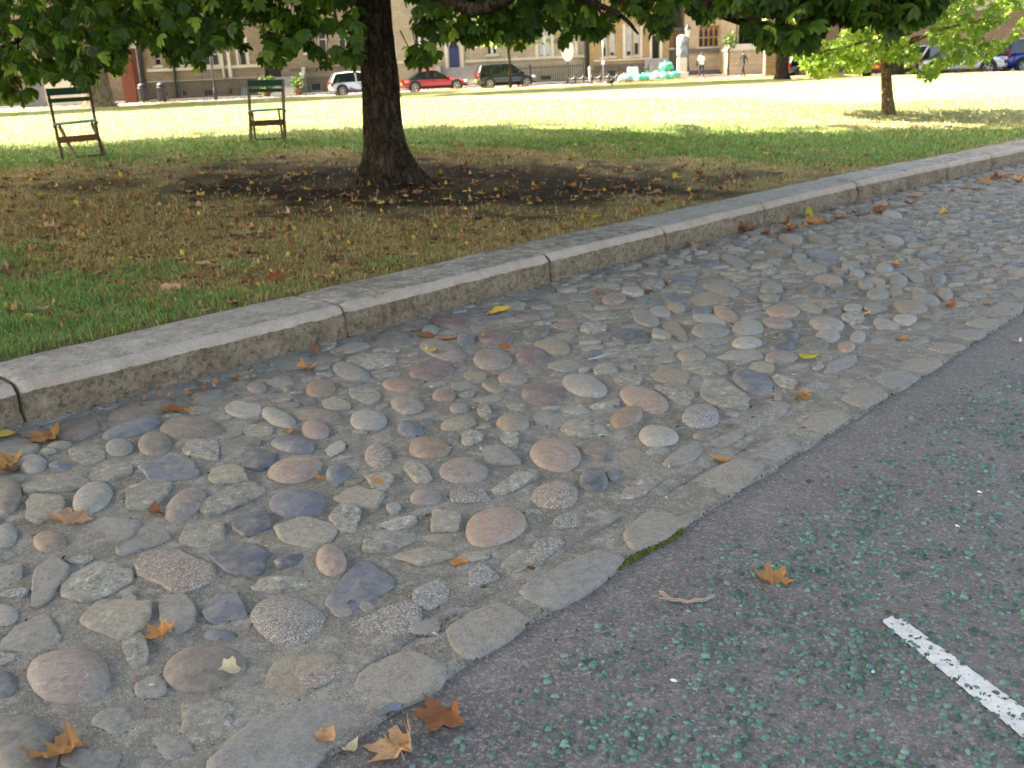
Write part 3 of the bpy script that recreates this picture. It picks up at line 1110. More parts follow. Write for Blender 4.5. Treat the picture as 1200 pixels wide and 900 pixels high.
GREEN, GREEN2, STRAW, SOIL, SOIL2 = [np.array(alb(c)[:3]) for c in ((90, 122, 62), (112, 138, 84), (184, 170, 130), (42, 33, 26), (62, 48, 37))]
us = np.concatenate([[-120, -60, -30, -15], np.arange(-8, 15, .09), np.arange(15, 30, .5), [33, 38, 45, 55, 70, 90, 130, 180]])
ss = np.concatenate([[.477], np.arange(.52, 9, .09), np.arange(9, 16, .2), np.arange(16, 70, 1.0), [80, 100, 130]])
v, cc = [], []
for u in us:
    for s in ss:
        n = kerb_n(u) + s
        p = un(u, n)
        z = lawn_z(p.x, p.y)
        if s < .48:
            z -= .02
        v.append((p.x, p.y, z))
        g = GREEN * .6 + GREEN2 * .4 + .25 * GREEN * mnoise.noise((p.x * .8, p.y * .8, 2))
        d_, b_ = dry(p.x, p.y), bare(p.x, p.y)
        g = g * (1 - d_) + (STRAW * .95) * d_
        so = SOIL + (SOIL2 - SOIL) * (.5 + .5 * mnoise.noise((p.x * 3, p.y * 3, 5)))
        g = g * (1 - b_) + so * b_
        if s < .74:                                     # trodden edge along the kerb
            e_ = (1 - sstep(.48, .70, s + .10 * mnoise.noise((u * 3, 1, 2)))) * .7
            g = g * (1 - e_) + np.array(alb((126, 108, 78))[:3]) * e_
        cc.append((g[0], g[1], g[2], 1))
m, k = len(us), len(ss)
idx = np.arange(m * k).reshape(m, k)
f = np.stack([idx[:-1, :-1].ravel(), idx[1:, :-1].ravel(), idx[1:, 1:].ravel(), idx[:-1, 1:].ravel()], 1)


def lawn_mat():
    t = NT("lawn_ground")
    at = t.n("ShaderNodeAttribute", attribute_name="tint")
    a = t.noise(6, 6, .7)
    b = t.noise(60, 4, .7, w=3)
    c = t.noise(1.2, 5, .65, w=8)
    col = t.mix(t.band(a, .35, .7), t.mix(1.0, at.outputs[0], (.62, .62, .60, 1), 'MULTIPLY'), t.mix(1.0, at.outputs[0], (1.25, 1.22, 1.1, 1), 'MULTIPLY'))
    col = t.mix(t.math('MULTIPLY', t.band(c, .5, .75), .35), col, alb((150, 136, 92)))
    col = t.mix(t.math('MULTIPLY', t.band(b, .5, .75), .5), col, t.mix(1.0, col, (.5, .48, .45, 1), 'MULTIPLY'))
    nb = t.bump(a, .5, .03)
    nb = t.bump(b, .8, .01, nb)
    return t.out(col, .95, nb, .1)


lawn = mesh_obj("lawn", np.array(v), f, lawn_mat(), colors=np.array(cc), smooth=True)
lawn['kind'] = 'structure'

# grass blades: thick near the kerb, thinner and coarser with distance
V, Fc, Cc, base = [], [], [], 0
G_COLS = [np.array(alb(c)[:3]) for c in ((100, 138, 64), (116, 154, 76), (88, 124, 58), (132, 160, 92), (112, 140, 82))]
D_COLS = [np.array(alb(c)[:3]) for c in ((178, 156, 106), (160, 138, 92), (194, 174, 124), (142, 118, 78), (152, 146, 88))]
tries = 0
want = 175000
while base // 5 < want and tries < 520000:
    tries += 1
    px = random.uniform(-60, 1260)
    py = 118 + random.random() ** 1.15 * 330
    d = ray(px, py)
    zt = .38
    for _ in range(2):
        tt = (zt - CAM_H) / d.z
        if tt <= 0 or tt > 60:
            break
        zt = lawn_z(d.x * tt, d.y * tt, False)
    if tt <= 0 or tt > 45:
        continue
    x, y = d.x * tt, d.y * tt
    u, n = to_un(x, y)
    s = n - kerb_n(u)
    if s < .487:
        continue
    b_ = bare(x, y)
    if random.random() < min(.985, b_ * 1.25):
        continue
    d_ = dry(x, y)
    tuft = mnoise.noise((x * 3.1, y * 3.1, 50)) + .5 * mnoise.noise((x * 9, y * 9, 53))
    edge = 1 - sstep(.50, .76, s)
    if random.random() < edge * .55:
        continue
    isdry = random.random() < d_ * .92 * (1 - .5 * sstep(13, 17, y)) - .35 * max(0, tuft) + .30 + .3 * edge
    if s > 2 and tuft < -.25 and random.random() < .5:
        continue
    z = lawn_z(x, y)
    w = max(.0022, tt * .00042) * random.uniform(.8, 1.3)
    h = random.uniform(.025, .06) * (1 + .7 * max(0, tuft)) * (.7 if isdry else 1) * (1.0 if tt < 12 else .9)
    if isdry and random.random() < .03:
        h *= 2.0
    a = random.random() * 6.283
    le = random.uniform(.2, 1.1) * (1.5 if isdry else 1)
    wx, wy = -sin(a) * w, cos(a) * w
    lx, ly = cos(a) * h * le, sin(a) * h * le
    V += [(x - wx, y - wy, z - .004), (x + wx, y + wy, z - .004),
          (x + lx * .35 - wx * .8, y + ly * .35 - wy * .8, z + h * .62), (x + lx * .35 + wx * .8, y + ly * .35 + wy * .8, z + h * .62),
          (x + lx, y + ly, z + h * (1 - .28 * le))]
    Fc += [(base, base + 1, base + 3), (base, base + 3, base + 2), (base + 2, base + 3, base + 4)]
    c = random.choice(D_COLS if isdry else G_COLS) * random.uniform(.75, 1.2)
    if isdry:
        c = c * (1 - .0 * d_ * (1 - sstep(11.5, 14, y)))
    pale = .40 * sstep(13.5, 16.5, y)              # open lawn blades paled, full sunlight put into their colour
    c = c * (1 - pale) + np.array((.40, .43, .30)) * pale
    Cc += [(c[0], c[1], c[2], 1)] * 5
    base += 5
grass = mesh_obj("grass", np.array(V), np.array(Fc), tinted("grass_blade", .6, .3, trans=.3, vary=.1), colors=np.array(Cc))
grass['kind'] = 'stuff'

# ================================================================== fallen leaves
def leaf_mat(name, c1, c2, rough=.75):
    t = NT(name)
    a = t.noise(2.6, 4, .6, per_object=True, w=1)
    b = t.noise(14, 4, .65, per_object=True, w=4)
    col = t.ramp(a, [(.3, alb(c1)), (.7, alb(c2))])
    dk = tuple(int(v * .6) for v in c1)
    col = t.mix(t.math('MULTIPLY', t.band(b, .56, .74), .6), col, alb(dk))
    t.out(col, rough, t.bump(b, .35, .08), .3)
    tr = t.n("ShaderNodeBsdfTranslucent")
    t.l(col, tr.inputs[0])
    mx = t.n("ShaderNodeMixShader")
    mx.inputs[0].default_value = .2
    t.l(t.p.outputs[0], mx.inputs[1])
    t.l(tr.outputs[0], mx.inputs[2])
    t.l(mx.outputs[0], t.t.nodes["Material Output"].inputs[0])
    return t.mat


LM = {
    'tan': leaf_mat("tan_leaf", (190, 148, 108), (204, 166, 128)),
    'pinktan': leaf_mat("pinkish_leaf", (190, 150, 124), (176, 132, 104)),
    'rust': leaf_mat("rust_leaf", (138, 86, 56), (156, 104, 72)),
    'orange': leaf_mat("orange_leaf", (186, 124, 70), (196, 142, 88)),
    'amber': leaf_mat("amber_leaf", (184, 138, 88), (164, 116, 72)),
    'yellow': leaf_mat("yellow_leaf", (208, 172, 62), (214, 188, 96)),
    'yellowgreen': leaf_mat("yellow_green_leaf", (166, 160, 50), (190, 180, 66)),
    'cream': leaf_mat("cream_leaf", (222, 208, 178), (204, 184, 146)),
    'brown': leaf_mat("dark_brown_leaf", (92, 60, 44), (116, 78, 54)),
    'white': leaf_mat("whitish_leaf", (224, 220, 212), (204, 196, 186)),
}


def leaf_mesh(kind, seed):
    """a leaf one unit wide, lying on z = 0"""
    r_ = random.Random(seed)
    pts = []
    if kind == 'plane':
        n = 36
        lob = [(90, 1.0), (38, .92), (142, .92), (-18, .68), (198, .68)]
        for i in range(n):
            a = 360 * i / n - 90
            best = .50
            for c, l_ in lob:
                d = (a - c + 180) % 360 - 180
                best = max(best, l_ * (max(0, 1 - abs(d) / 44.) ** .8) + .60 * max(0, 1 - abs(d) / 80))
            best *= 1 + .10 * (1 if i % 2 else -1) * (best > .5) + r_.uniform(-.05, .05)
            if abs((a + 90 + 180) % 360 - 180) < 14:
                best *= .55
            pts.append((cos(radians(a)) * best * .52, sin(radians(a)) * best * .52))
    elif kind == 'oval':
        n = 20
        for i in range(n):
            a = 2 * pi * i / n
            x, y = cos(a) * .5, sin(a) * .27 * (1 - .35 * cos(a))
            pts.append((x, y * (1 + r_.uniform(-.08, .08))))
    else:
        n = 16
        for i in range(n):
            a = 2 * pi * i / n
            rr = .42 * (1 + r_.uniform(-.28, .2))
            pts.append((cos(a) * rr, sin(a) * rr * .75))
    k1, k2 = r_.uniform(-.2, .75), r_.uniform(-.1, .55)
    if kind == 'plane' and seed % 3 == 0:
        k1, k2 = r_.uniform(.05, .3), r_.uniform(0, .2)
    if kind == 'curl':
        k1, k2 = r_.uniform(.5, 1.25), r_.uniform(-.3, .3)
    fa = r_.uniform(0, 6.28)
    fold = r_.uniform(.15, .34) if kind != 'oval' else 9
    sd = Vector((r_.uniform(-9, 9), r_.uniform(-9, 9), 0))
    v, f = [], []
    n = len(pts)
    for r in (1.0, .72, .38):
        for x, y in pts:
            v.append((x * r, y * r))
    v.append((0, 0))
    out = []
    for x, y in v:
        z = k1 * x * x + k2 * y * y + .10 * mnoise.noise(Vector((x * 3, y * 3, 0)) + sd) + .05 * mnoise.noise(Vector((x * 8, y * 8, 0)) + sd)
        t_ = x * cos(fa) + y * sin(fa)
        if t_ > fold:                       # one side folded back over
            e = t_ - fold
            z += e * 1.1
            x -= cos(fa) * e * 1.15
            y -= sin(fa) * e * 1.15
        out.append([x, y, z])
    mz = min(p[2] for p in out)
    out = [(x, y, z - mz + .004) for x, y, z in out]
    for i in range(2):
        for j in range(n):
            f.append((i * n + j, i * n + (j + 1) % n, (i + 1) * n + (j + 1) % n, (i + 1) * n + j))
    for j in range(n):
        f.append((2 * n + j, 2 * n + (j + 1) % n, 3 * n))
    # stem
    b = len(out)
    if kind == 'plane':
        s0 = out[0]
        ex, ey = r_.uniform(-.12, .12), -.34
        out += [(-.012, -.10, out[3 * n][2]), (.012, -.10, out[3 * n][2]), (ex + .01, ey, .03), (ex - .01, ey, .03), (0, -.10, out[3 * n][2] + .02), (ex, ey, .05)]
        f += [(b, b + 1, b + 2, b + 3), (b + 1, b + 4, b + 5, b + 2), (b + 4, b, b + 3, b + 5)]
    return out, f


LEAF_DATA = {}


def leaf_data(kind, seed, mat):
    key = (kind, seed, mat)
    if key not in LEAF_DATA:
        v, f = leaf_mesh(kind, seed)
        me = bpy.data.meshes.new("fallen_leaf")
        me.from_pydata(v, [], f)
        me.materials.append(LM[mat])
        me.polygons.foreach_set("use_smooth", np.ones(len(me.polygons), dtype=bool))
        LEAF_DATA[key] = me
    return LEAF_DATA[key]


def surface_z(x, y):
    u, n = to_un(x, y)
    s = n - kerb_n(u)
    if s > .475:
        return lawn_z(x, y) + .012
    if s > 0:
        return .192
    if n < gutter_n(u):
        return ROAD_Z + .002
    if n < gutter_n(u) + .2:
        return .004
    if -2.4 < u < 14.4 and n > 1.56:
        i, j = int((u - RU0) / RES), int((n - RN0) / RES)
        if 0 <= i < 1700 and 0 <= j < 300 and occ[i, j]:
            return .022
    return .006


def put_leaf(px, py, wpx, mat, kind, label, group=None, rot=None, tilt=None, seed=None):
    u_, n_ = to_un(*at_z(px, py, .01)[:2])
    p = on_lawn(px, py) if n_ > kerb_n(u_) + .5 else at_z(px, py, .01)
    d = (p - Vector((0, 0, CAM_H))).length
    o = bpy.data.objects.new("fallen_leaf", leaf_data(kind, random.randrange(9) if seed is None else seed, mat))
    s = wpx * d / F_PX
    o.location = (p.x, p.y, surface_z(p.x, p.y))
    o.scale = (s, s, s * random.uniform(.8, 1.1))
    tx, ty = tilt if tilt else (random.uniform(-.2, .2), random.uniform(-.2, .2))
    o.rotation_euler = (tx, ty, random.uniform(0, 6.28) if rot is None else radians(rot))
    tag(o, label, "leaf", group)
    return link(o)


HERO = [
    (468, 872, 60, 'tan', 'plane', "large tan lobed leaf lying flat on the asphalt just off the pale gutter stone", 20, None, 3),
    (521, 827, 50, 'rust', 'plane', "rust red lobed leaf with a folded edge on the asphalt beside the gutter setts", 160, None, 1),
    (387, 860, 38, 'tan', 'curl', "rolled tan leaf lying on the end of the big pale gutter stone", 0, None, 2),
    (410, 869, 28, 'cream', 'curl', "small creamy yellow leaf touching the rolled tan leaf on the gutter stone", 70, None, 4),
    (83, 884, 66, 'amber', 'plane', "big curled amber leaf lying beside the dark round cobble", 140, (.15, .35), 1),
    (268, 793, 38, 'cream', 'curl', "cream white crumpled leaf leaning on the long grey brown pebble", 100, (.45, .1), 7),
    (188, 743, 26, 'orange', 'plane', "small orange lobed leaf below the upright split grey stone", 0, None, 4),
    (81, 611, 34, 'pinktan', 'plane', "pinkish tan jagged leaf just above the orange cobble", 30, None, 6),
    (182, 600, 28, 'rust', 'curl', "folded rust orange leaf at the end of the long mauve pebble", 120, (.5, 0), 1),
    (57, 514, 36, 'amber', 'plane', "yellowish tan leaf with one green tip near the kerb joint", 10, None, 0),
    (12, 546, 32, 'amber', 'plane', "orange tan leaf lying over a darker brown leaf above the brown round cobble", 90, None, 2),
    (14, 553, 24, 'brown', 'curl', "dark brown leaf tucked under the orange tan leaf", 40, None, 3),
    (4, 509, 30, 'yellow', 'oval', "yellow oval leaf against the foot of the kerb beside its first joint", 10, None, 2),
    (202, 480, 26, 'rust', 'curl', "brown folded leaf above the long blue slate cobble", 0, (.3, .2), 5),
    (222, 481, 17, 'orange', 'curl', "small flat orange leaf touching the brown folded leaf above the slate cobble", 0, None, 6),
    (360, 431, 32, 'orange', 'curl', "curled orange leaf alone on smooth mortar under the kerb", 10, None, 8),
    (398, 416, 19, 'amber', 'curl', "flat tan leaf fragment on mortar just below the kerb joint", 10, None, 0),
    (367, 413, 17, 'rust', 'curl', "small brown leaf standing against the rough foot of the kerb", 60, (.5, 0), 1),
    (340, 505, 20, 'orange', 'curl', "small orange leaf left of the round pinkish pebble", 0, None, 2),
    (374, 562, 21, 'orange', 'curl', "folded orange leaf left of the round blue pebble", 100, (.5, 0), 3),
    (441, 568, 19, 'orange', 'curl', "curled orange leaf draped on the rough pale cobble", 40, (.4, .3), 4),
    (537, 659, 23, 'orange', 'curl', "crisp orange leaf near the end of the olive wedge stone", 20, (.3, .1), 5),
    (450, 381, 24, 'orange', 'curl', "orange crumpled leaf at the kerb just past its second joint", 0, None, 6),
    (585, 367, 31, 'yellow', 'oval', "bright yellow oval leaf lying near the kerb behind the purple cobbles", 5, None, 1),
    (573, 366, 15, 'rust', 'curl', "small rust leaf tucked beside the bright yellow oval leaf", 5, None, 7),
    (525, 396, 21, 'orange', 'oval', "small golden orange leaf on the long mauve cobble's upper edge", 5, None, 3),
    (503, 393, 28, 'rust', 'oval', "narrow brown orange leaf strip among the cobbles next to the golden leaf", -8, None, 4),
    (504, 415, 22, 'yellow', 'curl', "pale yellow leaf on the near end of the long mauve cobble", 30, None, 8),
    (487, 386, 14, 'amber', 'curl', "small tan leaf scrap beside the round grey pebble near the kerb", 0, None, 0),
    (592, 409, 17, 'rust', 'oval', "orange brown leaf wedged between two purple cobbles", -30, (.3, .2), 1),
    (565, 397, 10, 'orange', 'curl', "tiny orange leaf scrap beside the slate pebble and the purple cobble", 0, None, 2),
    (579, 439, 15, 'orange', 'curl', "orange leaf standing on edge between two mauve cobbles", 80, (.6, 0), 3),
    (703, 344, 17, 'rust', 'curl', "crumpled rust leaf on small grey stones below the kerb face", 0, None, 4),
    (761, 341, 17, 'rust', 'curl', "crumpled reddish brown leaf on a small pale rough stone", 90, None, 5),
    (783, 330, 11, 'orange', 'curl', "small flat orange leaf beside the dark slate stone near the kerb", 0, None, 6),
    (820, 287, 26, 'amber', 'oval', "narrow yellow brown leaf lying along the foot of the kerb", -8, None, 7),
    (875, 271, 20, 'rust', 'plane', "rust orange leaf at the kerb foot left of the fourth joint", 0, None, 6),
    (898, 273, 16, 'rust', 'curl', "brown leaf heaped against the kerb left of the dark joint", 50, None, 1),
    (920, 262, 16, 'rust', 'curl', "reddish leaf pressed into the kerb foot right of the dark joint", 0, None, 2),
    (948, 253, 18, 'yellowgreen', 'oval', "yellow green leaf leaning upright against the kerb face", 90, (0, -1.2), 4),
    (983, 257, 15, 'amber', 'curl', "yellow brown leaf out from the kerb below the leaning green leaf", 0, None, 3),
    (1007, 240, 15, 'rust', 'curl', "rust leaf pair at the kerb foot past the leaning green leaf", 20, None, 5),
    (1066, 241, 15, 'rust', 'curl', "curled rust orange leaf on grey cobbles away from the kerb", 0, None, 6),
    (1107, 250, 20, 'yellow', 'curl', "yellow leaf with a brown edge on the far grey cobbles", 60, None, 8),
    (1049, 310, 14, 'orange', 'curl', "flat orange leaf alone amid small far cobbles", 45, None, 7),
    (1055, 396, 17, 'orange', 'curl', "orange leaf on mortar just above the gutter setts", 10, None, 0),
    (939, 464, 27, 'amber', 'curl', "shrivelled amber leaf arched on the gutter mortar", 30, (.3, .4), 1),
    (948, 421, 22, 'yellowgreen', 'oval', "thin yellow green leaf leaning over a cream cobble", -25, None, 5),
    (1113, 358, 18, 'rust', 'curl', "crumpled rust brown leaf at the edge of the cobbles by the setts", 0, None, 2),
    (1156, 356, 14, 'amber', 'curl', "small tan leaf lying on top of a far gutter sett", 0, None, 3),
    (857, 383, 12, 'rust', 'curl', "tiny rust leaf between the grey and the cream pebble", 90, (.4, 0), 4),
    (1016, 367, 11, 'yellow', 'curl', "tiny yellow leaf on the rough pale stone among far pebbles", 0, None, 5),
    (1000, 353, 9, 'orange', 'curl', "tiny orange leaf on the flat pale stone among far pebbles", 0, None, 6),
    (846, 537, 19, 'orange', 'oval', "small orange leaf lying on a broad gutter sett", -5, (.1, .1), 6),
    (907, 674, 30, 'amber', 'plane', "tan leaf with a curled brown rim alone on the green flecked asphalt", 10, (.35, 0), 1),
    (622, 665, 14, 'brown', 'curl', "shrivelled dark brown leaf on mortar beside the gutter setts", 0, None, 3),
    (1194, 396, 15, 'white', 'curl', "white dried leaf on the asphalt near the gutter setts", 0, None, 7),
    (200, 342, 24, 'tan', 'curl', "pale tan leaf standing upright in the grass behind the kerb", 20, (1.1, .1), 6),
    (241, 313, 20, 'tan', 'curl', "tan leaf standing up in tall dry grass behind the pale one", 0, (1.2, .2), 4),
    (24, 369, 30, 'amber', 'curl', "big brownish tan leaf lying in green grass above the kerb", 40, None, 8),
    (48, 368, 22, 'tan', 'curl', "pale tan leaf beside the big brownish leaf in green grass", 0, None, 5),
    (8, 319, 20, 'pinktan', 'curl', "light brown leaf lying in the grass at the lawn's edge of view", 0, (.4, 0), 2),
    (120, 348, 22, 'rust', 'curl', "rust leaf half buried in the grass in front of the bare soil", 0, None, 1),
    (122, 325, 16, 'rust', 'curl', "small rust brown leaf in thin grass behind the half buried one", 0, None, 3),
    (324, 332, 18, 'rust', 'plane', "rust orange leaf in grass right behind the kerb edge", 0, (.4, .1), 7),
    (692, 258, 28, 'yellowgreen', 'oval', "bright yellow green leaf lying in grass close behind the kerb", 20, None, 8),
    (704, 265, 20, 'yellow', 'oval', "yellow leaf lying against the bright yellow green one", -30, None, 3),
    (456, 279, 24, 'yellow', 'curl', "pale yellow leaf lying in grass in front of the big trunk", 0, None, 0),
    (408, 277, 14, 'amber', 'oval', "small golden leaf in grass left of the pale yellow leaf", 30, None, 2),
    (154, 293, 22, 'yellowgreen', 'oval', "yellow green oval leaf on dry grass below the sunny patch", 0, None, 4),
    (55, 310, 30, 'yellowgreen', 'oval', "long yellow green leaf flat on the grass below the sunny patch", 0, None, 6),
    (102, 367, 11, 'yellow', 'curl', "small bright yellow leaf deep in the green grass behind the kerb", 0, None, 7),
    (1195, 215, 14, 'rust', 'curl', "rust leaf on the far cobbles below the kerb at the edge of view", 0, None, 7),
]
for h in HERO:
    put_leaf(*h[:6], rot=h[6], tilt=h[7], seed=h[8])

# leaves one cannot tell apart, in three drifts that carry one label each
MORE = []
LOOK = {'rust': "rusty red", 'brown': "dark brown", 'amber': "amber", 'tan': "pale tan", 'yellow': "yellow", 'pinktan': "pinkish tan", 'orange': "orange", 'yellowgreen': "yellow green"}


def litter_label(m, px):
    where = "out towards the nearer chair" if px < 250 else "at the trunk's chair side" if px < 455 else "at the trunk's young tree side" if px < 680 else "near the kerb past the trunk"
    return LOOK[m] + " dry leaf among the litter " + where


for i in range(34):                      # along the kerb foot, far right
    t_ = random.random()
    px, py = 905 + 310 * t_, 268 - 72 * t_ + random.uniform(2, 10)
    MORE.append((px, py, random.uniform(8, 15), random.choice(('rust', 'rust', 'orange', 'amber', 'pinktan', 'tan')), random.choice(('curl', 'plane')),
                 "crisp rust or tan leaf drifted along the foot of the far kerb", "leaves drifted against the far kerb"))
for i in range(16):
    t_ = random.random()
    px, py = 165 + 135 * t_, 471 - 35 * t_ + random.uniform(-2, 8)
    MORE.append((px, py, random.uniform(7, 15), random.choice(('rust', 'orange', 'amber', 'pinktan')), 'curl',
                 "small brown leaf scrap swept against the foot of the nearest long kerb stone", "leaf scraps at the foot of the near kerb"))
k_ = 0
while k_ < 172:
    px, py = random.uniform(0, 1010), 168 + random.random() ** .9 * 150
    p = on_lawn(px, py)
    u_, n_ = to_un(p.x, p.y)
    q = sqrt(((p.x - TREE.x - .6) / 5.4) ** 2 + ((p.y - TREE.y + .7) / 3.4) ** 2)
    if n_ < kerb_n(u_) + .6 or q > 1.25 or random.random() > 1.3 - q * .8:
        continue
    d = (p - Vector((0, 0, CAM_H))).length
    k_ += 1
    m_ = random.choice(('rust', 'rust', 'brown', 'brown', 'brown', 'amber', 'rust', 'tan', 'brown', 'pinktan', 'orange', 'yellow', 'yellowgreen' if random.random() < .3 else 'tan'))
    MORE.append((px, py, random.uniform(.06, .115) * F_PX / d, m_, random.choice(('plane', 'curl', 'curl', 'oval')),
                 litter_label(m_, px), "leaf litter under the big tree"))
for h in MORE:
    put_leaf(*h)

# the rest of the litter, past what could be picked out one by one
V, Fq, mis, base = [], [], [], 0
lk = list(LM)
meshes = [leaf_mesh(k, s) for k, s in (('curl', 1), ('curl', 2), ('oval', 3), ('curl', 5), ('curl', 7), ('plane', 5))]
k_ = 0
while k_ < 2600:
    px, py = random.uniform(-80, 1260), 128 + random.random() ** .8 * 270
    p = on_lawn(px, py) if k_ % 1 == 0 else None
    u_, n_ = to_un(p.x, p.y)
    q = sqrt(((p.x - TREE.x - .6) / 5.6) ** 2 + ((p.y - TREE.y + .7) / 3.6) ** 2)
    if n_ < kerb_n(u_) + .55 or p.y > 30:
        continue
    if random.random() > (1.0 if q < .9 else max(.035, 1.0 - (q - .9) * 2.2)):
        continue
    k_ += 1
    v, f = random.choice(meshes)
    s = random.uniform(.03, .085) * (1 if q < 1.2 else 1.25)
    a = random.random() * 6.28
    ca, sa = cos(a) * s, sin(a) * s
    tx, ty = random.uniform(-.2, .2), random.uniform(-.2, .2)
    z0 = lawn_z(p.x, p.y) + .006
    V.extend([(p.x + x * ca - y * sa, p.y + x * sa + y * ca, z0 + (z + .3 * abs(tx) + tx * x + ty * y) * s) for x, y, z in v])
    Fq.extend([tuple(i + base for i in q_) for q_ in f])
    mis.extend([lk.index(random.choice(('rust', 'brown', 'brown', 'brown', 'amber', 'tan', 'rust', 'rust', 'brown', 'yellow')))] * len(f))
    base += len(v)
o = mesh_obj("leaf_litter", V, Fq, [LM[k] for k in lk], mi=mis, smooth=True)
o['kind'] = 'stuff'

# crumbs, bits of bark and leaf in the mortar
V, Fc, Cc, base = [], [], [], 0
for i in range(900):
    u = random.uniform(-.8, 9)
    n = random.uniform(GUTTER + .02, kerb_n(u) - .01) if random.random() < .6 else kerb_n(u) - abs(random.gauss(0, .05)) - .005
    p = un(u, n, bed_z(u, n) + .004)
    l_, w = random.uniform(.003, .014), random.uniform(.0015, .004)
    a = random.random() * 6.28
    c = random.choice(((126, 84, 56), (150, 110, 78), (70, 54, 44), (176, 150, 118), (58, 50, 46), (190, 186, 178)))
    dx, dy, ex, ey = cos(a) * l_, sin(a) * l_, -sin(a) * w, cos(a) * w
    V += [(p.x - dx - ex, p.y - dy - ey, p.z), (p.x + dx - ex, p.y + dy - ey, p.z + .002), (p.x + dx + ex, p.y + dy + ey, p.z), (p.x - dx + ex, p.y - dy + ey, p.z + .003), (p.x, p.y, p.z + .005)]
    Fc += [(base + k, base + (k + 1) % 4, base + 4) for k in range(4)]
    Cc += [alb(c)] * 5
    base += 5
# grit in the mortar and along the asphalt's edge, soil and moss crumbs lodged against the stones
def crumb(p, l_, w, h, c):
    global base
    a = random.random() * 6.28
    dx, dy, ex, ey = cos(a) * l_, sin(a) * l_, -sin(a) * w, cos(a) * w
    V.extend([(p.x - dx - ex, p.y - dy - ey, p.z - .002), (p.x + dx - ex, p.y + dy - ey, p.z - .002), (p.x + dx + ex, p.y + dy + ey, p.z - .002), (p.x - dx + ex, p.y - dy + ey, p.z - .002),
              (p.x + random.uniform(-.3, .3) * l_, p.y + random.uniform(-.3, .3) * w, p.z + h)])
    Fc.extend([(base + k, base + (k + 1) % 4, base + 4) for k in range(4)])
    Cc.extend([alb(c)] * 5)
    base += 5


for i in range(7000):
    u = -.9 + random.random() ** 1.6 * 9
    n = random.uniform(GUTTER + .02, kerb_n(u) - .01)
    r = random.uniform(.0015, .004)
    crumb(un(u, n, bed_z(u, n)), r, r * .8, r * .7, random.choice(((112, 110, 104), (150, 148, 142), (86, 82, 78), (176, 172, 166), (128, 116, 102), (96, 92, 86))))
for i in range(1500):
    u = -.7 + random.random() ** 1.4 * 8
    n = gutter_n(u) - abs(random.gauss(0, .035)) - .004
    r = random.uniform(.0015, .0045)
    crumb(un(u, n, ROAD_Z), r, r * .8, r * .6, random.choice(((96, 90, 86), (130, 126, 120), (70, 64, 60), (110, 92, 74), (84, 80, 52), (168, 164, 158))))
for i in range(5200):
    poly = random.choice(stones[:420])[0]
    j = random.randrange(len(poly))
    c0 = sum(poly, Vector()) / len(poly)
    p = poly[j].lerp(poly[(j + 1) % len(poly)], random.random())
    if p.y > c0.y + .2 * (poly[0] - c0).length and random.random() < .6:
        continue
    p = p + (p - c0) * random.uniform(.0, .10)
    u, n = to_un(p.x, p.y)
    r = random.uniform(.002, .0055)
    crumb(Vector((p.x, p.y, bed_z(u, n))), r, r * .6, r * .5, random.choice(((70, 62, 50), (84, 76, 58), (92, 78, 60), (64, 58, 48), (96, 92, 60), (110, 92, 72))))
o = mesh_obj("crumbs", np.array(V), np.array(Fc), tinted("crumb", .9, .2), colors=np.array(Cc))
o['kind'] = 'stuff'

# ------------------------------------------------------------------ single small things on the ground
t = thing("feather", "grey feather with a pale quill lying across the cobbles", "feather", at_z(701, 419, .03), radians(28))
mb = MB()
for i in range(10):
    a, b = i / 10, (i + 1) / 10
    wa, wb = .016 * sin(pi * min(1, a * .9 + .1)) ** .7, .016 * sin(pi * min(1, b * .9 + .1)) ** .7 if i < 9 else 0
    za, zb = .012 * sin(a * 3), .012 * sin(b * 3)
    xa, xb = -.02 + .14 * a, -.02 + .14 * b
    mb.add([(xa, -wa, za - .003), (xb, -wb, zb - .003), (xb, 0, zb), (xa, 0, za), (xb, wb * .7, zb - .003), (xa, wa * .7, za - .003)], [(0, 1, 2, 3), (3, 2, 4, 5)])
mb.build("vane", simple("feather_grey", (150, 150, 156), .6), t, True)
MB().tube([(-.055, .004, 0), (0, 0, .002), (.11, 0, .008)], [.0016, .0014, .0006], 5).build("quill", simple("quill_white", (216, 212, 200), .5), t)

t = thing("dried_stem", "twisted dry straw coloured plant stem lying on the asphalt", "stem", at_z(805, 704, ROAD_Z + .004), radians(-8))
mb = MB()
sr = random.Random(5)
M_STRAW = simple("dry_straw", (170, 152, 138), .85)
for k in range(5):
    pts = []
    for i in range(15):
        s = i / 14
        a = s * 9 + k * 1.3
        pts.append((-.075 + .15 * s, .016 * (2 * s - 1) ** 2 * 2 - .012 + .005 * sin(2 * a) + .004 * sin(s * 21) + (.012 * (k - 2) * max(0, .2 - s) * 6) + sr.uniform(-.001, .001), .006 + .004 * cos(2 * a)))
    mb.tube(pts, [.0017 - .0006 * abs(2 * i / 14 - 1) for i in range(15)], 5)
mb.build("twisted_strand", M_STRAW, t, True)

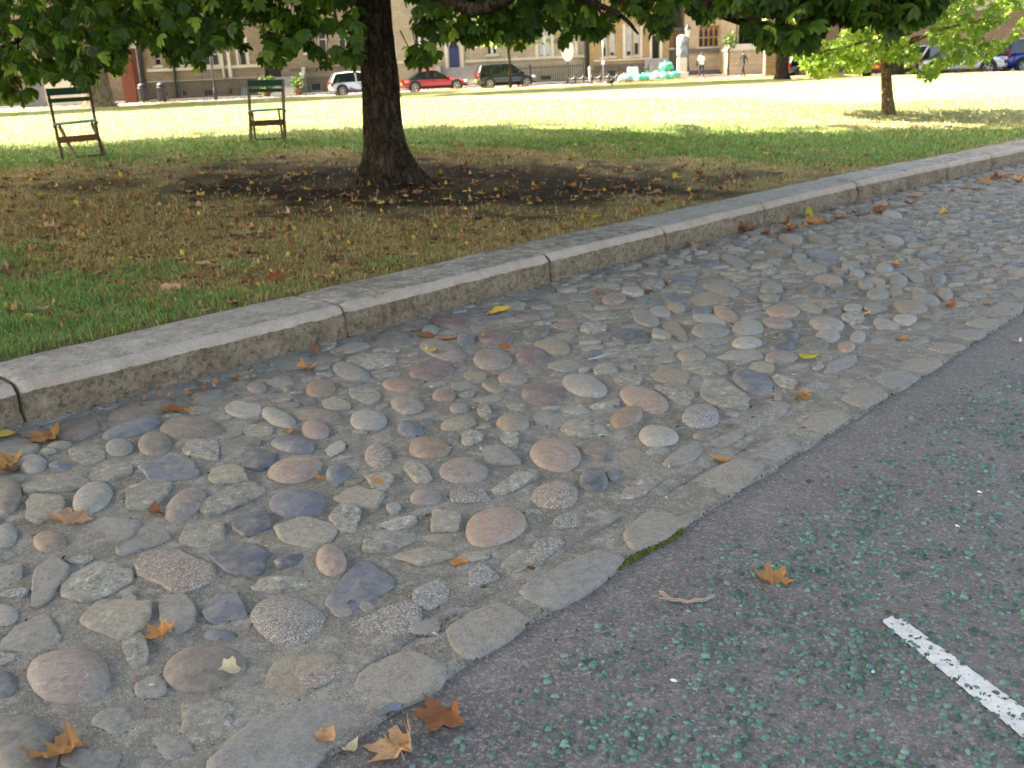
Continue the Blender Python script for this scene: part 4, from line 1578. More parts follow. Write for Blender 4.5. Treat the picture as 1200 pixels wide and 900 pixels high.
t = thing("plastic_shard", "bent clear grey plastic shard in the gutter joint by the asphalt", "litter", at_z(455, 836, ROAD_Z + .006), radians(20))
mt = NT("clear_plastic")
mt.out(alb((120, 122, 136)), .2, None, .6)
mt.p.inputs["Transmission Weight"].default_value = .35
mb = MB().add([(-.03, -.008, .0), (.0, -.012, .012), (.03, -.004, .004), (.034, .006, .012), (.004, .004, .02), (-.028, .008, .006),
               (-.03, -.008, .002), (.0, -.012, .014), (.03, -.004, .006), (.034, .006, .014), (.004, .004, .022), (-.028, .008, .008)],
              [(5, 4, 1, 0), (4, 3, 2, 1), (6, 7, 10, 11), (7, 8, 9, 10), (0, 1, 7, 6), (1, 2, 8, 7), (2, 3, 9, 8), (3, 4, 10, 9), (4, 5, 11, 10), (5, 0, 6, 11)])
mb.build("folded_sheet", mt.mat, t)

M_GUM = simple("pale_gum", (206, 206, 204), .6)
for px, py, s, lab in ((1122, 617, .007, "small white chip of litter on the asphalt above the painted line"),
                       (1148, 577, .008, "flat white fleck on the asphalt high above the painted line"),
                       (1137, 466, .006, "tiny white crumb on the asphalt near the gutter setts"),
                       (1023, 788, .007, "pale blue white pebble on the asphalt left of the painted line"),
                       (790, 798, .008, "whitish pebble among green chips on the open asphalt")):
    mb = MB()
    rr = random.Random(px)
    mb.lathe([(s * .7, 0), (s * 1.0, s * .25), (s * .7, s * .5), (s * .2, s * .62)], n=7, sx=1.3, sy=rr.uniform(.6, .9))
    o = mb.build("litter_chip", M_GUM, None, True)
    o.location = at_z(px, py, ROAD_Z)
    o.rotation_euler = (0, 0, rr.uniform(0, 3))
    tag(o, lab, "litter")

# ================================================================== trees
def bark_mat(name, c1, c2, c3, scale=6):
    t = NT(name)
    a = t.noise(scale, 5, .7, stretch=(2.2, 2.2, .5), w=1)
    b = t.noise(scale * 6, 5, .7, stretch=(2, 2, .6), w=3)
    c = t.noise(2.0, 3, .6, w=8)
    col = t.ramp(a, [(.3, alb(c1)), (.5, alb(c2)), (.72, alb(c3))])
    col = t.mix(t.math('MULTIPLY', t.band(b, .5, .68), .7), col, alb(tuple(int(v * .55) for v in c1)))
    col = t.mix(t.math('MULTIPLY', t.band(c, .52, .7), .35), col, alb((104, 84, 66)))
    vo = t.n('ShaderNodeTexVoronoi', feature='DISTANCE_TO_EDGE')
    vo.inputs['Scale'].default_value = scale * 1.6
    mp = t.n('ShaderNodeMapping')
    mp.inputs['Scale'].default_value = (1.6, 1.6, .42)
    wn = t.n('ShaderNodeTexNoise')
    wn.inputs['Scale'].default_value = 9
    t.l(t.tc.outputs['Object'], wn.inputs['Vector'])
    ad = t.n('ShaderNodeVectorMath', operation='MULTIPLY_ADD')
    ad.inputs[1].default_value = (.12, .12, .12)
    t.l(wn.outputs['Color'], ad.inputs[0])
    t.l(t.tc.outputs['Object'], ad.inputs[2])
    t.l(ad.outputs[0], mp.inputs[0])
    t.l(mp.outputs[0], vo.inputs['Vector'])
    ck = t.band(vo.outputs['Distance'], 0.0, .13)
    col = t.mix(ck, t.mix(1.0, col, (.42, .40, .38, 1), 'MULTIPLY'), col)
    nb = t.bump(a, 1.0, .09)
    nb = t.bump(ck, .8, .03, nb)
    nb = t.bump(b, .7, .012, nb)
    return t.out(col, .95, nb, .15)


M_BARK = bark_mat("dark_bark", (46, 39, 32), (72, 61, 50), (112, 97, 79))
M_BARK2 = bark_mat("pale_bark", (112, 94, 72), (134, 114, 88), (150, 132, 106), 9)
M_BARK3 = bark_mat("plane_bark", (126, 104, 84), (150, 128, 106), (172, 152, 128), 2)


def leaves_mat(name, trans):
    return tinted(name, .45, .4, trans=trans, vary=.18, scale=30)


M_LEAF = leaves_mat("chestnut_leaf", .6)
M_LEAF2 = leaves_mat("young_leaf", .45)

TEMPL_V = np.array([(0, 0, 0), (.38, 0, -.01), (.74, 0, -.06), (1, 0, -.17), (.36, .15, .04), (.72, .20, .0), (.36, -.15, .04), (.72, -.20, .0), (.92, .12, -.10), (.92, -.12, -.10)])
TEMPL_F = np.array([(0, 1, 4), (1, 2, 5), (1, 5, 4), (2, 8, 5), (2, 3, 8), (0, 6, 1), (1, 7, 2), (1, 6, 7), (2, 7, 9), (2, 9, 3)])
TEMPL_F2 = np.array([(0, 2, 5), (2, 3, 5), (0, 7, 2), (2, 7, 3)])


def palmate(pos, size, cols, droop=(-1.2, .1), five=True, coarse=False, maxangle=72):
    """leaf clusters at POS (n x 3): five leaflets spread from each stalk end"""
    n = len(pos)
    az = rng.uniform(0, 2 * pi, n)
    el = rng.uniform(droop[0], droop[1], n)
    ax = np.stack([np.cos(az) * np.cos(el), np.sin(az) * np.cos(el), np.sin(el)], 1)
    up = np.stack([rng.normal(0, .35, n), rng.normal(0, .35, n), np.ones(n)], 1)
    si = np.cross(up, ax)
    si /= np.linalg.norm(si, axis=1)[:, None] + 1e-9
    no = np.cross(ax, si)
    angs = np.radians(np.array([-1, -.5, 0, .5, 1]) * maxangle) if five else np.array([0.0])
    lens = np.array([.72, .92, 1.0, .92, .72]) if five else np.array([1.0])
    Vs, Fs, Cs = [], [], []
    base = 0
    T, FT = (TEMPL_V, TEMPL_F2 if coarse else TEMPL_F)
    for a, l_ in zip(angs, lens):
        a = a + rng.normal(0, .12, n)
        d = ax * np.cos(a)[:, None] + si * np.sin(a)[:, None]
        dz = rng.uniform(-.55, .0, n)
        d = d + np.array([0, 0, 1.0]) * dz[:, None]
        d /= np.linalg.norm(d, axis=1)[:, None]
        w = np.cross(no, d)
        w /= np.linalg.norm(w, axis=1)[:, None] + 1e-9
        nn_ = np.cross(d, w)
        s = size * l_ * rng.uniform(.85, 1.15, n)
        P = pos[:, None, :] + (d[:, None, :] * T[None, :, 0:1] + w[:, None, :] * T[None, :, 1:2] + nn_[:, None, :] * T[None, :, 2:3]) * s[:, None, None]
        Vs.append(P.reshape(-1, 3))
        Fs.append((FT[None, :, :] + (np.arange(n) * len(T))[:, None, None] + base).reshape(-1, 3))
        base += n * len(T)
        c = cols * rng.uniform(.85, 1.15, (n, 1))
        Cs.append(np.repeat(np.concatenate([c, np.ones((n, 1))], 1), len(T), 0))
    return np.concatenate(Vs), np.concatenate(Fs), np.concatenate(Cs)


def pick(palette, weights, n):
    p = np.array([alb(c)[:3] for c in palette])
    w = np.array(weights, float)
    return p[rng.choice(len(p), n, p=w / w.sum())]


GREENS = [(64, 96, 30), (78, 112, 38), (94, 130, 44), (52, 82, 30), (128, 152, 62), (122, 70, 42), (152, 176, 74)]  # last, brightest green stands in for leaf tips lit from behind
GW = [4, 4, 3, 3, 1.0, .12, .7]

FR_X = [-120, -60, 0, 18, 30, 45, 62, 80, 95, 108, 118, 135, 148, 160, 185, 200, 218, 232, 240, 262, 290, 312, 330, 345, 360, 378, 395, 415, 428, 436, 470, 480, 500, 515, 530, 550, 575, 610, 620, 640, 660, 675, 700, 712, 730, 750, 765, 778, 788, 800, 815, 829, 840, 855, 870, 900, 930, 945, 955, 975, 1000, 1020, 1040, 1050, 1065, 1080, 1095, 1110, 1130, 1300]
FR_Y = [112, 112, 116, 122, 122, 104, 92, 94, 106, 98, 68, 90, 66, 56, 66, 78, 68, 88, 60, 54, 62, 80, 76, 60, 56, 84, 72, 82, 60, -20, -20, 78, 80, 64, 42, 54, 46, 58, 50, 30, 54, 38, 48, 38, 14, 26, 52, 54, 24, 2, 20, 30, 16, 18, 36, 60, 62, 66, 54, 30, 38, 44, 50, 52, 42, 36, 30, 8, -8, -30]


def project_np(p):
    c = (p - np.array([0, 0, CAM_H])) @ np.array(CAM_R)
    z = np.minimum(c[:, 2], -1e-3)
    return 600 + F_PX * c[:, 0] / -z, 450 - F_PX * c[:, 1] / -z, c[:, 2] < -.05


def keep_clear(p, margin=14):
    """boughs that pass over the viewer stay high: nothing of them hangs into the view"""
    x, y, fr = project_np(p)
    lim = np.where(y > -margin, False, True)
    return ~fr | lim | (x < -70) | (x > 1270)


def canopy(center, rad, n, size, coarse=True, shell=.62, flat=.35, cut=True, palette=GREENS, w=GW):
    """a crown's leaf clusters, gathered into uneven clumps through the volume"""
    c = np.array(center)
    r = np.array(rad)
    ncl = 90
    d = rng.normal(0, 1, (ncl, 3))
    d /= np.linalg.norm(d, axis=1)[:, None]
    rr = rng.uniform(shell, 1, ncl) ** .7
    cl = d * rr[:, None]
    cl[:, 2] = np.maximum(cl[:, 2], -.75)
    which = rng.integers(0, ncl, n)
    p = cl[which] + rng.normal(0, .15, (n, 3))
    # and an even layer that closes the roof
    m = n // 2
    a = rng.uniform(0, 2 * pi, m)
    q = np.sqrt(rng.uniform(0, 1, m))
    p[:m] = np.stack([np.cos(a) * q, np.sin(a) * q, rng.uniform(-.15, .75, m) * np.sqrt(1 - q * q * .95)], 1)
    p = c + p * r
    if cut:
        p = p[keep_clear(p, 30)]
    return palmate(p, size, pick(palette, w, len(p)), droop=(-1.0, .3), coarse=coarse)


def join(parts):
    V, F, C, b = [], [], [], 0
    for v, f, c in parts:
        V.append(v)
        F.append(f + b)
        C.append(c)
        b += len(v)
    return np.concatenate(V), np.concatenate(F), np.concatenate(C)


def crown(name, parts, mat, parent):
    v, f, c = join(parts)
    o = mesh_obj(name, v, f, mat, parent, colors=c)
    o['kind'] = 'stuff'
    return o


def trunk_geo(base, top, r0, r1, flare, n=44, rows=60, ridge=.06, sides=None):
    v, f = [], []
    base, top = Vector(base), Vector(top)
    for i in range(rows + 1):
        s = i / rows
        s2 = s ** 1.6
        c = base.lerp(top, s2)
        hgt = (top.z - base.z) * s2
        r = r0 + (r1 - r0) * s2
        fl = flare * math.exp(-hgt / .20) + flare * .25 * math.exp(-hgt / .5)
        for k in range(n):
            a = 2 * pi * k / n
            lobes = .5 + .5 * cos(5 * a + 1.3) * .8 + .35 * cos(3 * a + .4)
            rr = r + fl * max(.12, lobes)
            q = Vector((cos(a) * 2.4, sin(a) * 2.4, hgt * 1.1))
            rr *= 1 + ridge * mnoise.noise(q * 1.5) + ridge * .9 * mnoise.noise(Vector((cos(a) * 7, sin(a) * 7, hgt * 1.3))) + ridge * .5 * mnoise.noise(Vector((cos(a) * 14, sin(a) * 14, hgt * 6)))
            v.append((c.x + cos(a) * rr, c.y + sin(a) * rr, c.z - (.06 if i == 0 else 0)))
    for i in range(rows):
        for k in range(n):
            f.append((i * n + k, i * n + (k + 1) % n, (i + 1) * n + (k + 1) % n, (i + 1) * n + k))
    return v, f


# ---- the big tree in front
tree = thing("big_tree", "big dark barked tree with low hanging crown standing in bare soil on the lawn", "tree", (0, 0, 0))
TOP = TREE + Vector((-.03, .12, 4.4))
v, f = trunk_geo(TREE - Vector((0, 0, .05)), TOP, .175, .142, .25, n=72, rows=120, ridge=.105)
mesh_obj("trunk", v, f, M_BARK, tree, smooth=True)


def px3(x, y, dist):
    return at_y(x, y, dist)


limbs = [
    ([TOP - Vector((0, 0, .9)), px3(498, -60, 9.7), px3(512, -12, 9.3), px3(534, 4, 9.1), px3(556, 11, 9.0), px3(580, 6, 8.9), px3(604, -10, 8.8), px3(650, -60, 8.6), px3(720, -150, 8.3)], [.11, .08, .06, .055, .055, .05, .05, .045, .03]),
    ([px3(604, -10, 8.8), px3(650, -18, 8.9), px3(690, 2, 9.0), px3(716, 12, 9.0), px3(735, 24, 9.1), px3(748, 40, 9.1)], [.05, .036, .03, .026, .02, .01]),
    ([px3(690, -160, 8.2), px3(780, -60, 8.0), px3(832, 8, 8.0), px3(850, 20, 8.0), px3(872, 28, 8.0), px3(893, 42, 8.0), px3(910, 62, 8.0)], [.05, .04, .03, .028, .026, .02, .01]),
    ([TOP - Vector((0, 0, .6)), px3(380, -160, 10.2), px3(300, -60, 10.4), px3(318, 10, 10.6), px3(334, 36, 10.6), px3(352, 58, 10.6)], [.1, .07, .035, .024, .018, .01]),
    ([px3(300, -60, 10.4), px3(200, -70, 10.4), px3(90, -20, 10.3), px3(50, 30, 10.2), px3(22, 48, 10.2), px3(-20, 60, 10.2)], [.05, .045, .03, .022, .018, .01]),
    ([px3(90, -20, 10.3), px3(62, 12, 10.3), px3(24, 28, 10.2), px3(22, 70, 10.2)], [.025, .02, .016, .01]),
    ([px3(200, -70, 10.4), px3(215, -10, 10.6), px3(190, 30, 10.7), px3(178, 50, 10.7)], [.03, .022, .016, .008]),
]
rr_ = random.Random(3)
for k in range(9):
    a = 2 * pi * k / 9 + .3
    p = [TOP - Vector((0, 0, .3 * rr_.random()))]
    for j in range(1, 6):
        d = j * 1.15
        p.append(TOP + Vector((cos(a + .1 * j * rr_.uniform(-1, 1)) * d, sin(a + .1 * j * rr_.uniform(-1, 1)) * d, 1.0 * j + rr_.uniform(-.2, .3))))
    limbs.append((p, [.13, .10, .08, .06, .04, .02]))
mb = MB()
for p, r in limbs:
    # smooth the path
    q, rq = [], []
    for i in range(len(p) - 1):
        a0, a1, a2, a3 = Vector(p[max(0, i - 1)]), Vector(p[i]), Vector(p[i + 1]), Vector(p[min(len(p) - 1, i + 2)])
        for s in (0, .33, .66):
            q.append(.5 * ((2 * a1) + (a2 - a0) * s + (2 * a0 - 5 * a1 + 4 * a2 - a3) * s * s + (3 * a1 - a0 - 3 * a2 + a3) * s ** 3))
            rq.append(r[i] + (r[i + 1] - r[i]) * s)
    q.append(Vector(p[-1]))
    rq.append(r[-1])
    mb.tube(q, rq, 9, wob=.25)
mb.build("limb", M_BARK, tree, True)

# hanging fringe of the crown: sprays of leaves on drooping twigs
pos, tw = [], MB()
rr_ = random.Random(11)
tries = 0
while len(pos) < 9500:
    tries += 1
    px = rr_.uniform(-110, 1180)
    by = float(np.interp(px, FR_X, FR_Y))
    py = by - 8 - (5 if px > 845 else 0) - (6 if px > 960 else 0) - 200 * rr_.random() ** 1.35
    if px > 1112 and rr_.random() < .7:
        continue
    right = px > 845
    dist = rr_.uniform(7.2, 8.6) if right else rr_.uniform(9.0, 12.2)
    if 424 < px < 482 and py > -60:
        dist = rr_.uniform(11.0, 12.5)
    p = at_y(px, py, dist)
    dens = mnoise.noise(Vector((px * .022, py * .035, 7))) + .5 * mnoise.noise(Vector((px * .06, py * .08, dist)))
    if dens < -.26 - (.05 if right else 0) - (.14 if py < by - 45 else 0) and py > -40:
        continue
    if py > -15 and not right and rr_.random() < .10:
        continue
    pos.append(p)
    if rr_.random() < .12:
        q = p + Vector((rr_.uniform(-.15, .15), rr_.uniform(-.15, .15), rr_.uniform(.15, .4)))
        tw.tube([p, p.lerp(q, .5) + Vector((rr_.uniform(-.03, .03), 0, .02)), q], [.003, .005, .007], 4, cap=False)
tw.build("twig", M_BARK, tree, True)['kind'] = 'stuff'
pos = np.array([tuple(p) for p in pos])
isr = pos[:, 1] < 8.8
parts = []
for sel, sz in ((~isr, .118), (isr, .122)):
    pp = pos[sel]
    parts.append(palmate(pp, sz, pick(GREENS, GW, len(pp)), droop=(-1.45, -.25)))
parts.append(canopy((TREE.x - .4, TREE.y - .2, 9.4), (7.0, 6.3, 3.6), 11000, .40))
crown("crown", parts, M_LEAF, tree)


# ---- its neighbours, off to one side and behind: they shade the road
def big_neighbour(x, y, label, rad, n, group):
    z = lawn_z(x, y) if to_un(x, y)[1] > kerb_n(to_un(x, y)[0]) + .4 else ROAD_Z
    t = thing("broadleaf_tree", label, "tree", (0, 0, 0), 0, group)
    v, f = trunk_geo((x, y, z - .05), (x + .1, y, z + 6.6), .27, .19, .16, n=24, rows=30)
    mesh_obj("trunk", v, f, M_BARK, t, smooth=True)
    mb = MB()
    for k in range(8):
        a = 2 * pi * k / 8 + x
        mb.tube([Vector((x + .1, y, z + 6.2))] + [Vector((x + cos(a) * d, y + sin(a) * d, z + 6.3 + d * .75)) for d in (1.2, 2.6, 4.2)], [.12, .09, .06, .025], 7)
    mb.build("limb", M_BARK, t, True)
    crown("crown", [canopy((x, y, z + 10.4), (rad, rad * .95, 3.0), n, .42)], M_LEAF, t)


big_neighbour(-12.2, 10.0, "broad tree on the lawn past the nearer chair, mostly out of view", 7.4, 13000, None)
big_neighbour(-10.4, -1.0, "broad tree on the lawn's near side whose crown shades the road", 8.2, 16000, None)


# ---- the young tree in the sun
t = thing("young_tree", "slim young tree with bright sunlit leaves standing in dry grass", "tree", (0, 0, 0))
STOP = px3(1036, 40, SMALL.y + .1)
v, f = trunk_geo(SMALL - Vector((0, 0, .03)), STOP, .10, .07, .03, n=22, rows=40, ridge=.05)
mesh_obj("trunk", v, f, M_BARK2, t, smooth=True)
mb = MB()
tips = [(950, 62), (975, 20), (1005, -30), (1040, -60), (1080, -20), (1105, 40), (1130, 10), (1165, 20), (1060, -100), (985, -80), (1120, -70), (1070, 60)]
S0 = px3(1037, 66, SMALL.y + .05)
for i, (a, b) in enumerate(tips):
    e = px3(a, b, SMALL.y + rr_.uniform(-1.2, 1.2))
    m_ = S0.lerp(e, .5) + Vector((0, 0, .12))
    mb.tube([S0 if i % 2 else STOP, m_, e], [.035, .022, .008], 6)
mb.build("limb", M_BARK2, t, True)
pos = []
YX = [925, 935, 960, 990, 1010, 1035, 1055, 1075, 1090, 1105, 1120, 1140, 1160, 1180, 1200, 1240]
YY = [98, 94, 84, 78, 80, 62, 66, 84, 92, 72, 66, 72, 62, 44, 34, 10]
while len(pos) < 3400:
    px = rr_.uniform(925, 1240)
    by = float(np.interp(px, YX, YY))
    py = by + 4 - 190 * rr_.random() ** 1.2
    q = ((px - 1065) / 160) ** 2 + ((py + 40) / 165) ** 2
    if q > 1.1:
        continue
    if mnoise.noise(Vector((px * .03, py * .04, 3))) < -.28:
        continue
    hw = 1.15 * sqrt(max(.05, 1.15 - q))
    pos.append(tuple(px3(px, py, SMALL.y + rr_.uniform(-hw, hw))))
pos = np.array(pos)
YG = [(112, 146, 52), (132, 164, 66), (100, 134, 48), (156, 180, 88)]
crown("crown", [palmate(pos, .115, pick(YG, [3, 3, 2, 1], len(pos)), droop=(-1.0, .2), maxangle=85)], M_LEAF2, t)


# ---- street trees far off; their crowns are above the view and shade the far edge of the lawn
def far_crown_mesh():
    v, f, c = join([canopy((0, 0, 12.6), (9.2, 9.0, 5.4), 4200, .70, cut=False)])
    o = mesh_obj("crown", v, f, M_LEAF, None, colors=c)
    o['kind'] = 'stuff'
    return o


proto_crown = far_crown_mesh()
FAR = [(112, 60.5, .85, "huge pale barked plane tree with flared base at the lawn's far corner"),
       (456, 50, .40, "street plane tree hidden behind the big front trunk"), (915, 53, .34, "thick dark trunked tree by the pale gate block across the lawn"), (1046, 49, .4, "street plane tree behind the young sunlit tree"),
       (-210, 52, .5, "street plane tree just past the pale parapet side of the terrace"), (1330, 46, .5, "street plane tree past the blue car"), (-500, 55, .5, "outermost street plane tree beyond the terrace end")]
first = True
for px, y, r, lab in FAR:
    if r == 0:
        continue
    base = at_y(px, 100, y)
    base.z = lawn_z(base.x, y)
    t = thing("plane_tree", lab, "tree", (base.x, base.y, base.z), 0, "plane trees along the far side of the lawn")
    v, f = trunk_geo((0, 0, -.1), (.15, 0, 8.5), r, r * .6, r * .55, n=26, rows=26, ridge=.06)
    mesh_obj("trunk", v, f, M_BARK3 if px == 112 else M_BARK, t, smooth=True)
    mb = MB()
    for k in range(6):
        a = k * 1.05 + px
        mb.tube([Vector((.15, 0, 8.2))] + [Vector((cos(a) * d, sin(a) * d, 8.3 + d * .9)) for d in (1.5, 3.2, 5)], [r * .45, r * .3, r * .2, .05], 6)
    mb.build("limb", M_BARK, t, True)
    c = proto_crown if first else proto_crown.copy()
    if not first:
        COL.objects.link(c)
    first = False
    c.parent = t
    c.rotation_euler = (0, 0, px * .01)

# slender tree by the far kerb, in front of the black car
b = at_y(598, 100, 66)
b.z = lawn_z(b.x, 66)
t = thing("sapling", "slender street sapling with yellowish leaves in front of the black parked car", "tree", (b.x, b.y, b.z))
MB().tube([(0, 0, -.1), (.02, 0, 1.4), (-.05, 0, 2.6), (.05, 0, 4.2), (.1, -.5, 8.5)], [.11, .085, .075, .06, .03], 9).build("trunk", M_BARK, t, True)
pp = np.stack([rng.normal(.1, 1.0, 420), rng.normal(0, .9, 420), rng.uniform(2.6, 5.6, 420)], 1)
pp_shade = np.stack([rng.normal(.1, 2.6, 900), rng.normal(-2, 2.6, 900), rng.uniform(6.4, 10.5, 900)], 1)  # extra upper crown out of view, added to cast shade on the lawn
pp = np.concatenate([pp, pp_shade])
crown("crown", [palmate(pp, .40, pick([(120, 140, 50), (150, 160, 70), (90, 120, 44)], [2, 2, 2], len(pp)), coarse=True)], M_LEAF2, t)

# ================================================================== the street across the lawn
def masonry(name, c1, c2, mortar, bw=.55, bh=.26, rough=.9):
    t = NT(name)
    br = t.n("ShaderNodeTexBrick")
    br.inputs["Scale"].default_value = 1.0
    br.inputs["Brick Width"].default_value = bw
    br.inputs["Row Height"].default_value = bh
    br.inputs["Mortar Size"].default_value = .012
    br.inputs["Color1"].default_value = alb(c1)
    br.inputs["Color2"].default_value = alb(c2)
    br.inputs["Mortar"].default_value = alb(mortar)
    mp = t.n("ShaderNodeMapping")
    mp.inputs["Rotation"].default_value = (radians(90), 0, 0)
    t.l(t.tc.outputs["Object"], mp.inputs[0])
    # walls face along y: use x and z
    sx = t.n("ShaderNodeSeparateXYZ")
    cx = t.n("ShaderNodeCombineXYZ")
    t.l(t.tc.outputs["Object"], sx.inputs[0])
    add = t.math('ADD', sx.outputs[0], sx.outputs[1])
    t.l(add, cx.inputs[0])
    t.l(sx.outputs[2], cx.inputs[1])
    t.l(cx.outputs[0], br.inputs["Vector"])
    a = t.noise(.7, 5, .65, w=1)
    b = t.noise(7, 5, .65, w=3)
    col = t.mix(t.math('MULTIPLY', t.band(a, .48, .72), .5), br.outputs["Color"], alb(tuple(int(v * .72) for v in c1)))
    col = t.mix(t.math('MULTIPLY', t.band(b, .5, .75), .35), col, alb(tuple(min(255, int(v * 1.12)) for v in c2)))
    nb = t.bump(br.outputs["Fac"], -.4, .01)
    nb = t.bump(b, .4, .01, nb)
    return t.out(col, rough, nb, .2)


ST_BROWN = masonry("brown_rubble_stone", (128, 114, 94), (142, 127, 106), (106, 95, 82), .42, .2)
ST_PALE = masonry("pale_ashlar", (156, 143, 120), (168, 156, 133), (134, 122, 104))
ST_GOLD = masonry("golden_stone", (154, 130, 94), (168, 144, 106), (140, 116, 84))
ST_TAN = masonry("tan_ashlar", (168, 148, 120), (180, 160, 132), (146, 130, 108), .8, .3)
ST_TRIM = masonry("dressed_trim_stone", (196, 186, 168), (206, 196, 180), (180, 170, 154), 1.2, .5)
ST_DARK = simple("sooty_plinth_stone", (98, 92, 88), .9)
RED_BRICK = masonry("red_brick", (106, 62, 48), (118, 70, 54), (120, 72, 56), .22, .075)
GREY_STEP = simple("grey_step_stone", (150, 148, 144), .9)
SLATE_ROOF = simple("slate_roof", (88, 90, 98), .7)
IRON = simple("black_iron", (36, 37, 40), .5, .5)
WOOD_W = simple("white_sash_paint", (206, 204, 198), .5)
WOOD_B = simple("brown_window_wood", (150, 108, 66), .6)
BLUE_DOOR = simple("blue_door_paint", (44, 58, 112), .4)
DARK_IN = simple("dark_room", (44, 42, 40), .9)
CURTAIN = simple("pale_blind", (186, 188, 190), .8)
tg = NT("window_glass")
tg.out(alb((38, 41, 45)), .12, None, .45)
GLASS = tg.mat
FY = 80.0


def X_(px, py, y=FY):
    return at_y(px, py, y).x


def R_(x0, y0, x1, y1, y=FY):
    """photo rectangle -> x0, x1, z0, z1 on the upright plane at depth y"""
    cx, cy = (x0 + x1) / 2, (y0 + y1) / 2
    return at_y(x0, cy, y).x, at_y(x1, cy, y).x, at_y(cx, y1, y).z, at_y(cx, y0, y).z


def wall_with_holes(mb, x0, x1, z0, z1, y, holes, depth=.3, m=0):
    xs = sorted({x0, x1} | {h[0] for h in holes} | {h[1] for h in holes})
    zs = sorted({z0, z1} | {h[2] for h in holes} | {h[3] for h in holes})
    xs = [x for x in xs if x0 - 1e-6 <= x <= x1 + 1e-6]
    zs = [z for z in zs if z0 - 1e-6 <= z <= z1 + 1e-6]
    for a, b in zip(xs[:-1], xs[1:]):
        for c, d in zip(zs[:-1], zs[1:]):
            mx, mz = (a + b) / 2, (c + d) / 2
            if any(h[0] < mx < h[1] and h[2] < mz < h[3] for h in holes):
                continue
            mb.add([(a, y, c), (b, y, c), (b, y, d), (a, y, d)], [(0, 1, 2, 3)], m)
    for a, b, c, d in [h[:4] for h in holes]:
        mb.add([(a, y, c), (b, y, c), (b, y, d), (a, y, d), (a, y + depth, c), (b, y + depth, c), (b, y + depth, d), (a, y + depth, d)],
               [(0, 4, 5, 1), (1, 5, 6, 2), (2, 6, 7, 3), (3, 7, 4, 0)], m)


def window(parent, h, y, kind, blind=0.0):
    """frame, sill and pane set into an opening"""
    x0, x1, z0, z1 = h
    w = .07
    wood = WOOD_B if kind == 'brown' else WOOD_W
    f = MB()
    yy = y + .14
    g = .003
    f.box(x0 + g, x0 + w, yy, yy + .07, z0 + g, z1 - g).box(x1 - w, x1 - g, yy, yy + .07, z0 + g, z1 - g)
    f.box(x0 + w, x1 - w, yy, yy + .07, z0 + g, z0 + w).box(x0 + w, x1 - w, yy, yy + .07, z1 - w, z1 - g)
    if kind in ('sash', 'pair'):
        f.box(x0 + w, x1 - w, yy + .005, yy + .06, (z0 + z1) / 2 - .03, (z0 + z1) / 2 + .03)
    if kind == 'brown':
        n = 4
        for i in range(1, n):
            x = x0 + (x1 - x0) * i / n
            f.box(x - .05, x + .05, yy - .02, yy + .06, z0 + w, z1 - w)
        zm = z0 + (z1 - z0) * .45
        f.box(x0 + w, x1 - w, yy - .012, yy + .05, zm - .05, zm + .05)
        for i in range(n):               # pointed heads of the lights
            a, b = x0 + (x1 - x0) * i / n + .05, x0 + (x1 - x0) * (i + 1) / n - .05
            mid, zt = (a + b) / 2, z1 - w
            f.prism([(a, zt), (a, zt - .45), (mid, zt)], yy + .008, yy + .05)
            f.prism([(b, zt), (mid, zt), (b, zt - .45)], yy + .008, yy + .05)
    if kind == 'lancet':
        mid = (x0 + x1) / 2
        f.prism([(x0 + w, z1 - w), (x0 + w, z1 - .75), (mid, z1 - w)], yy + .003, yy + .066)
        f.prism([(x1 - w, z1 - w), (mid, z1 - w), (x1 - w, z1 - .75)], yy + .003, yy + .066)
        f.box(x0 + w, x1 - w, yy + .005, yy + .06, z0 + (z1 - z0) * .45 - .03, z0 + (z1 - z0) * .45 + .03)
    if kind == 'pair':
        f.box((x0 + x1) / 2 - .09, (x0 + x1) / 2 + .09, yy - .03, yy + .08, z0 + w, z1 - w)
    fo = f.build("window", wood, parent)
    MB().box(x0 + w, x1 - w, yy + .03, yy + .045, z0 + w, z1 - w).build("pane", GLASS, fo)
    if blind:
        zb = z1 - w - (z1 - z0) * blind
        MB().box(x0 + w + .01, x1 - w - .01, yy + .012, yy + .022, zb, z1 - w - .005).build("blind", CURTAIN, fo)
    if kind != 'slit':
        MB().box(x0 - .12, x1 + .12, y - .10, y + .12, z0 - .14, z0 - .004).build("sill", ST_TRIM, fo)


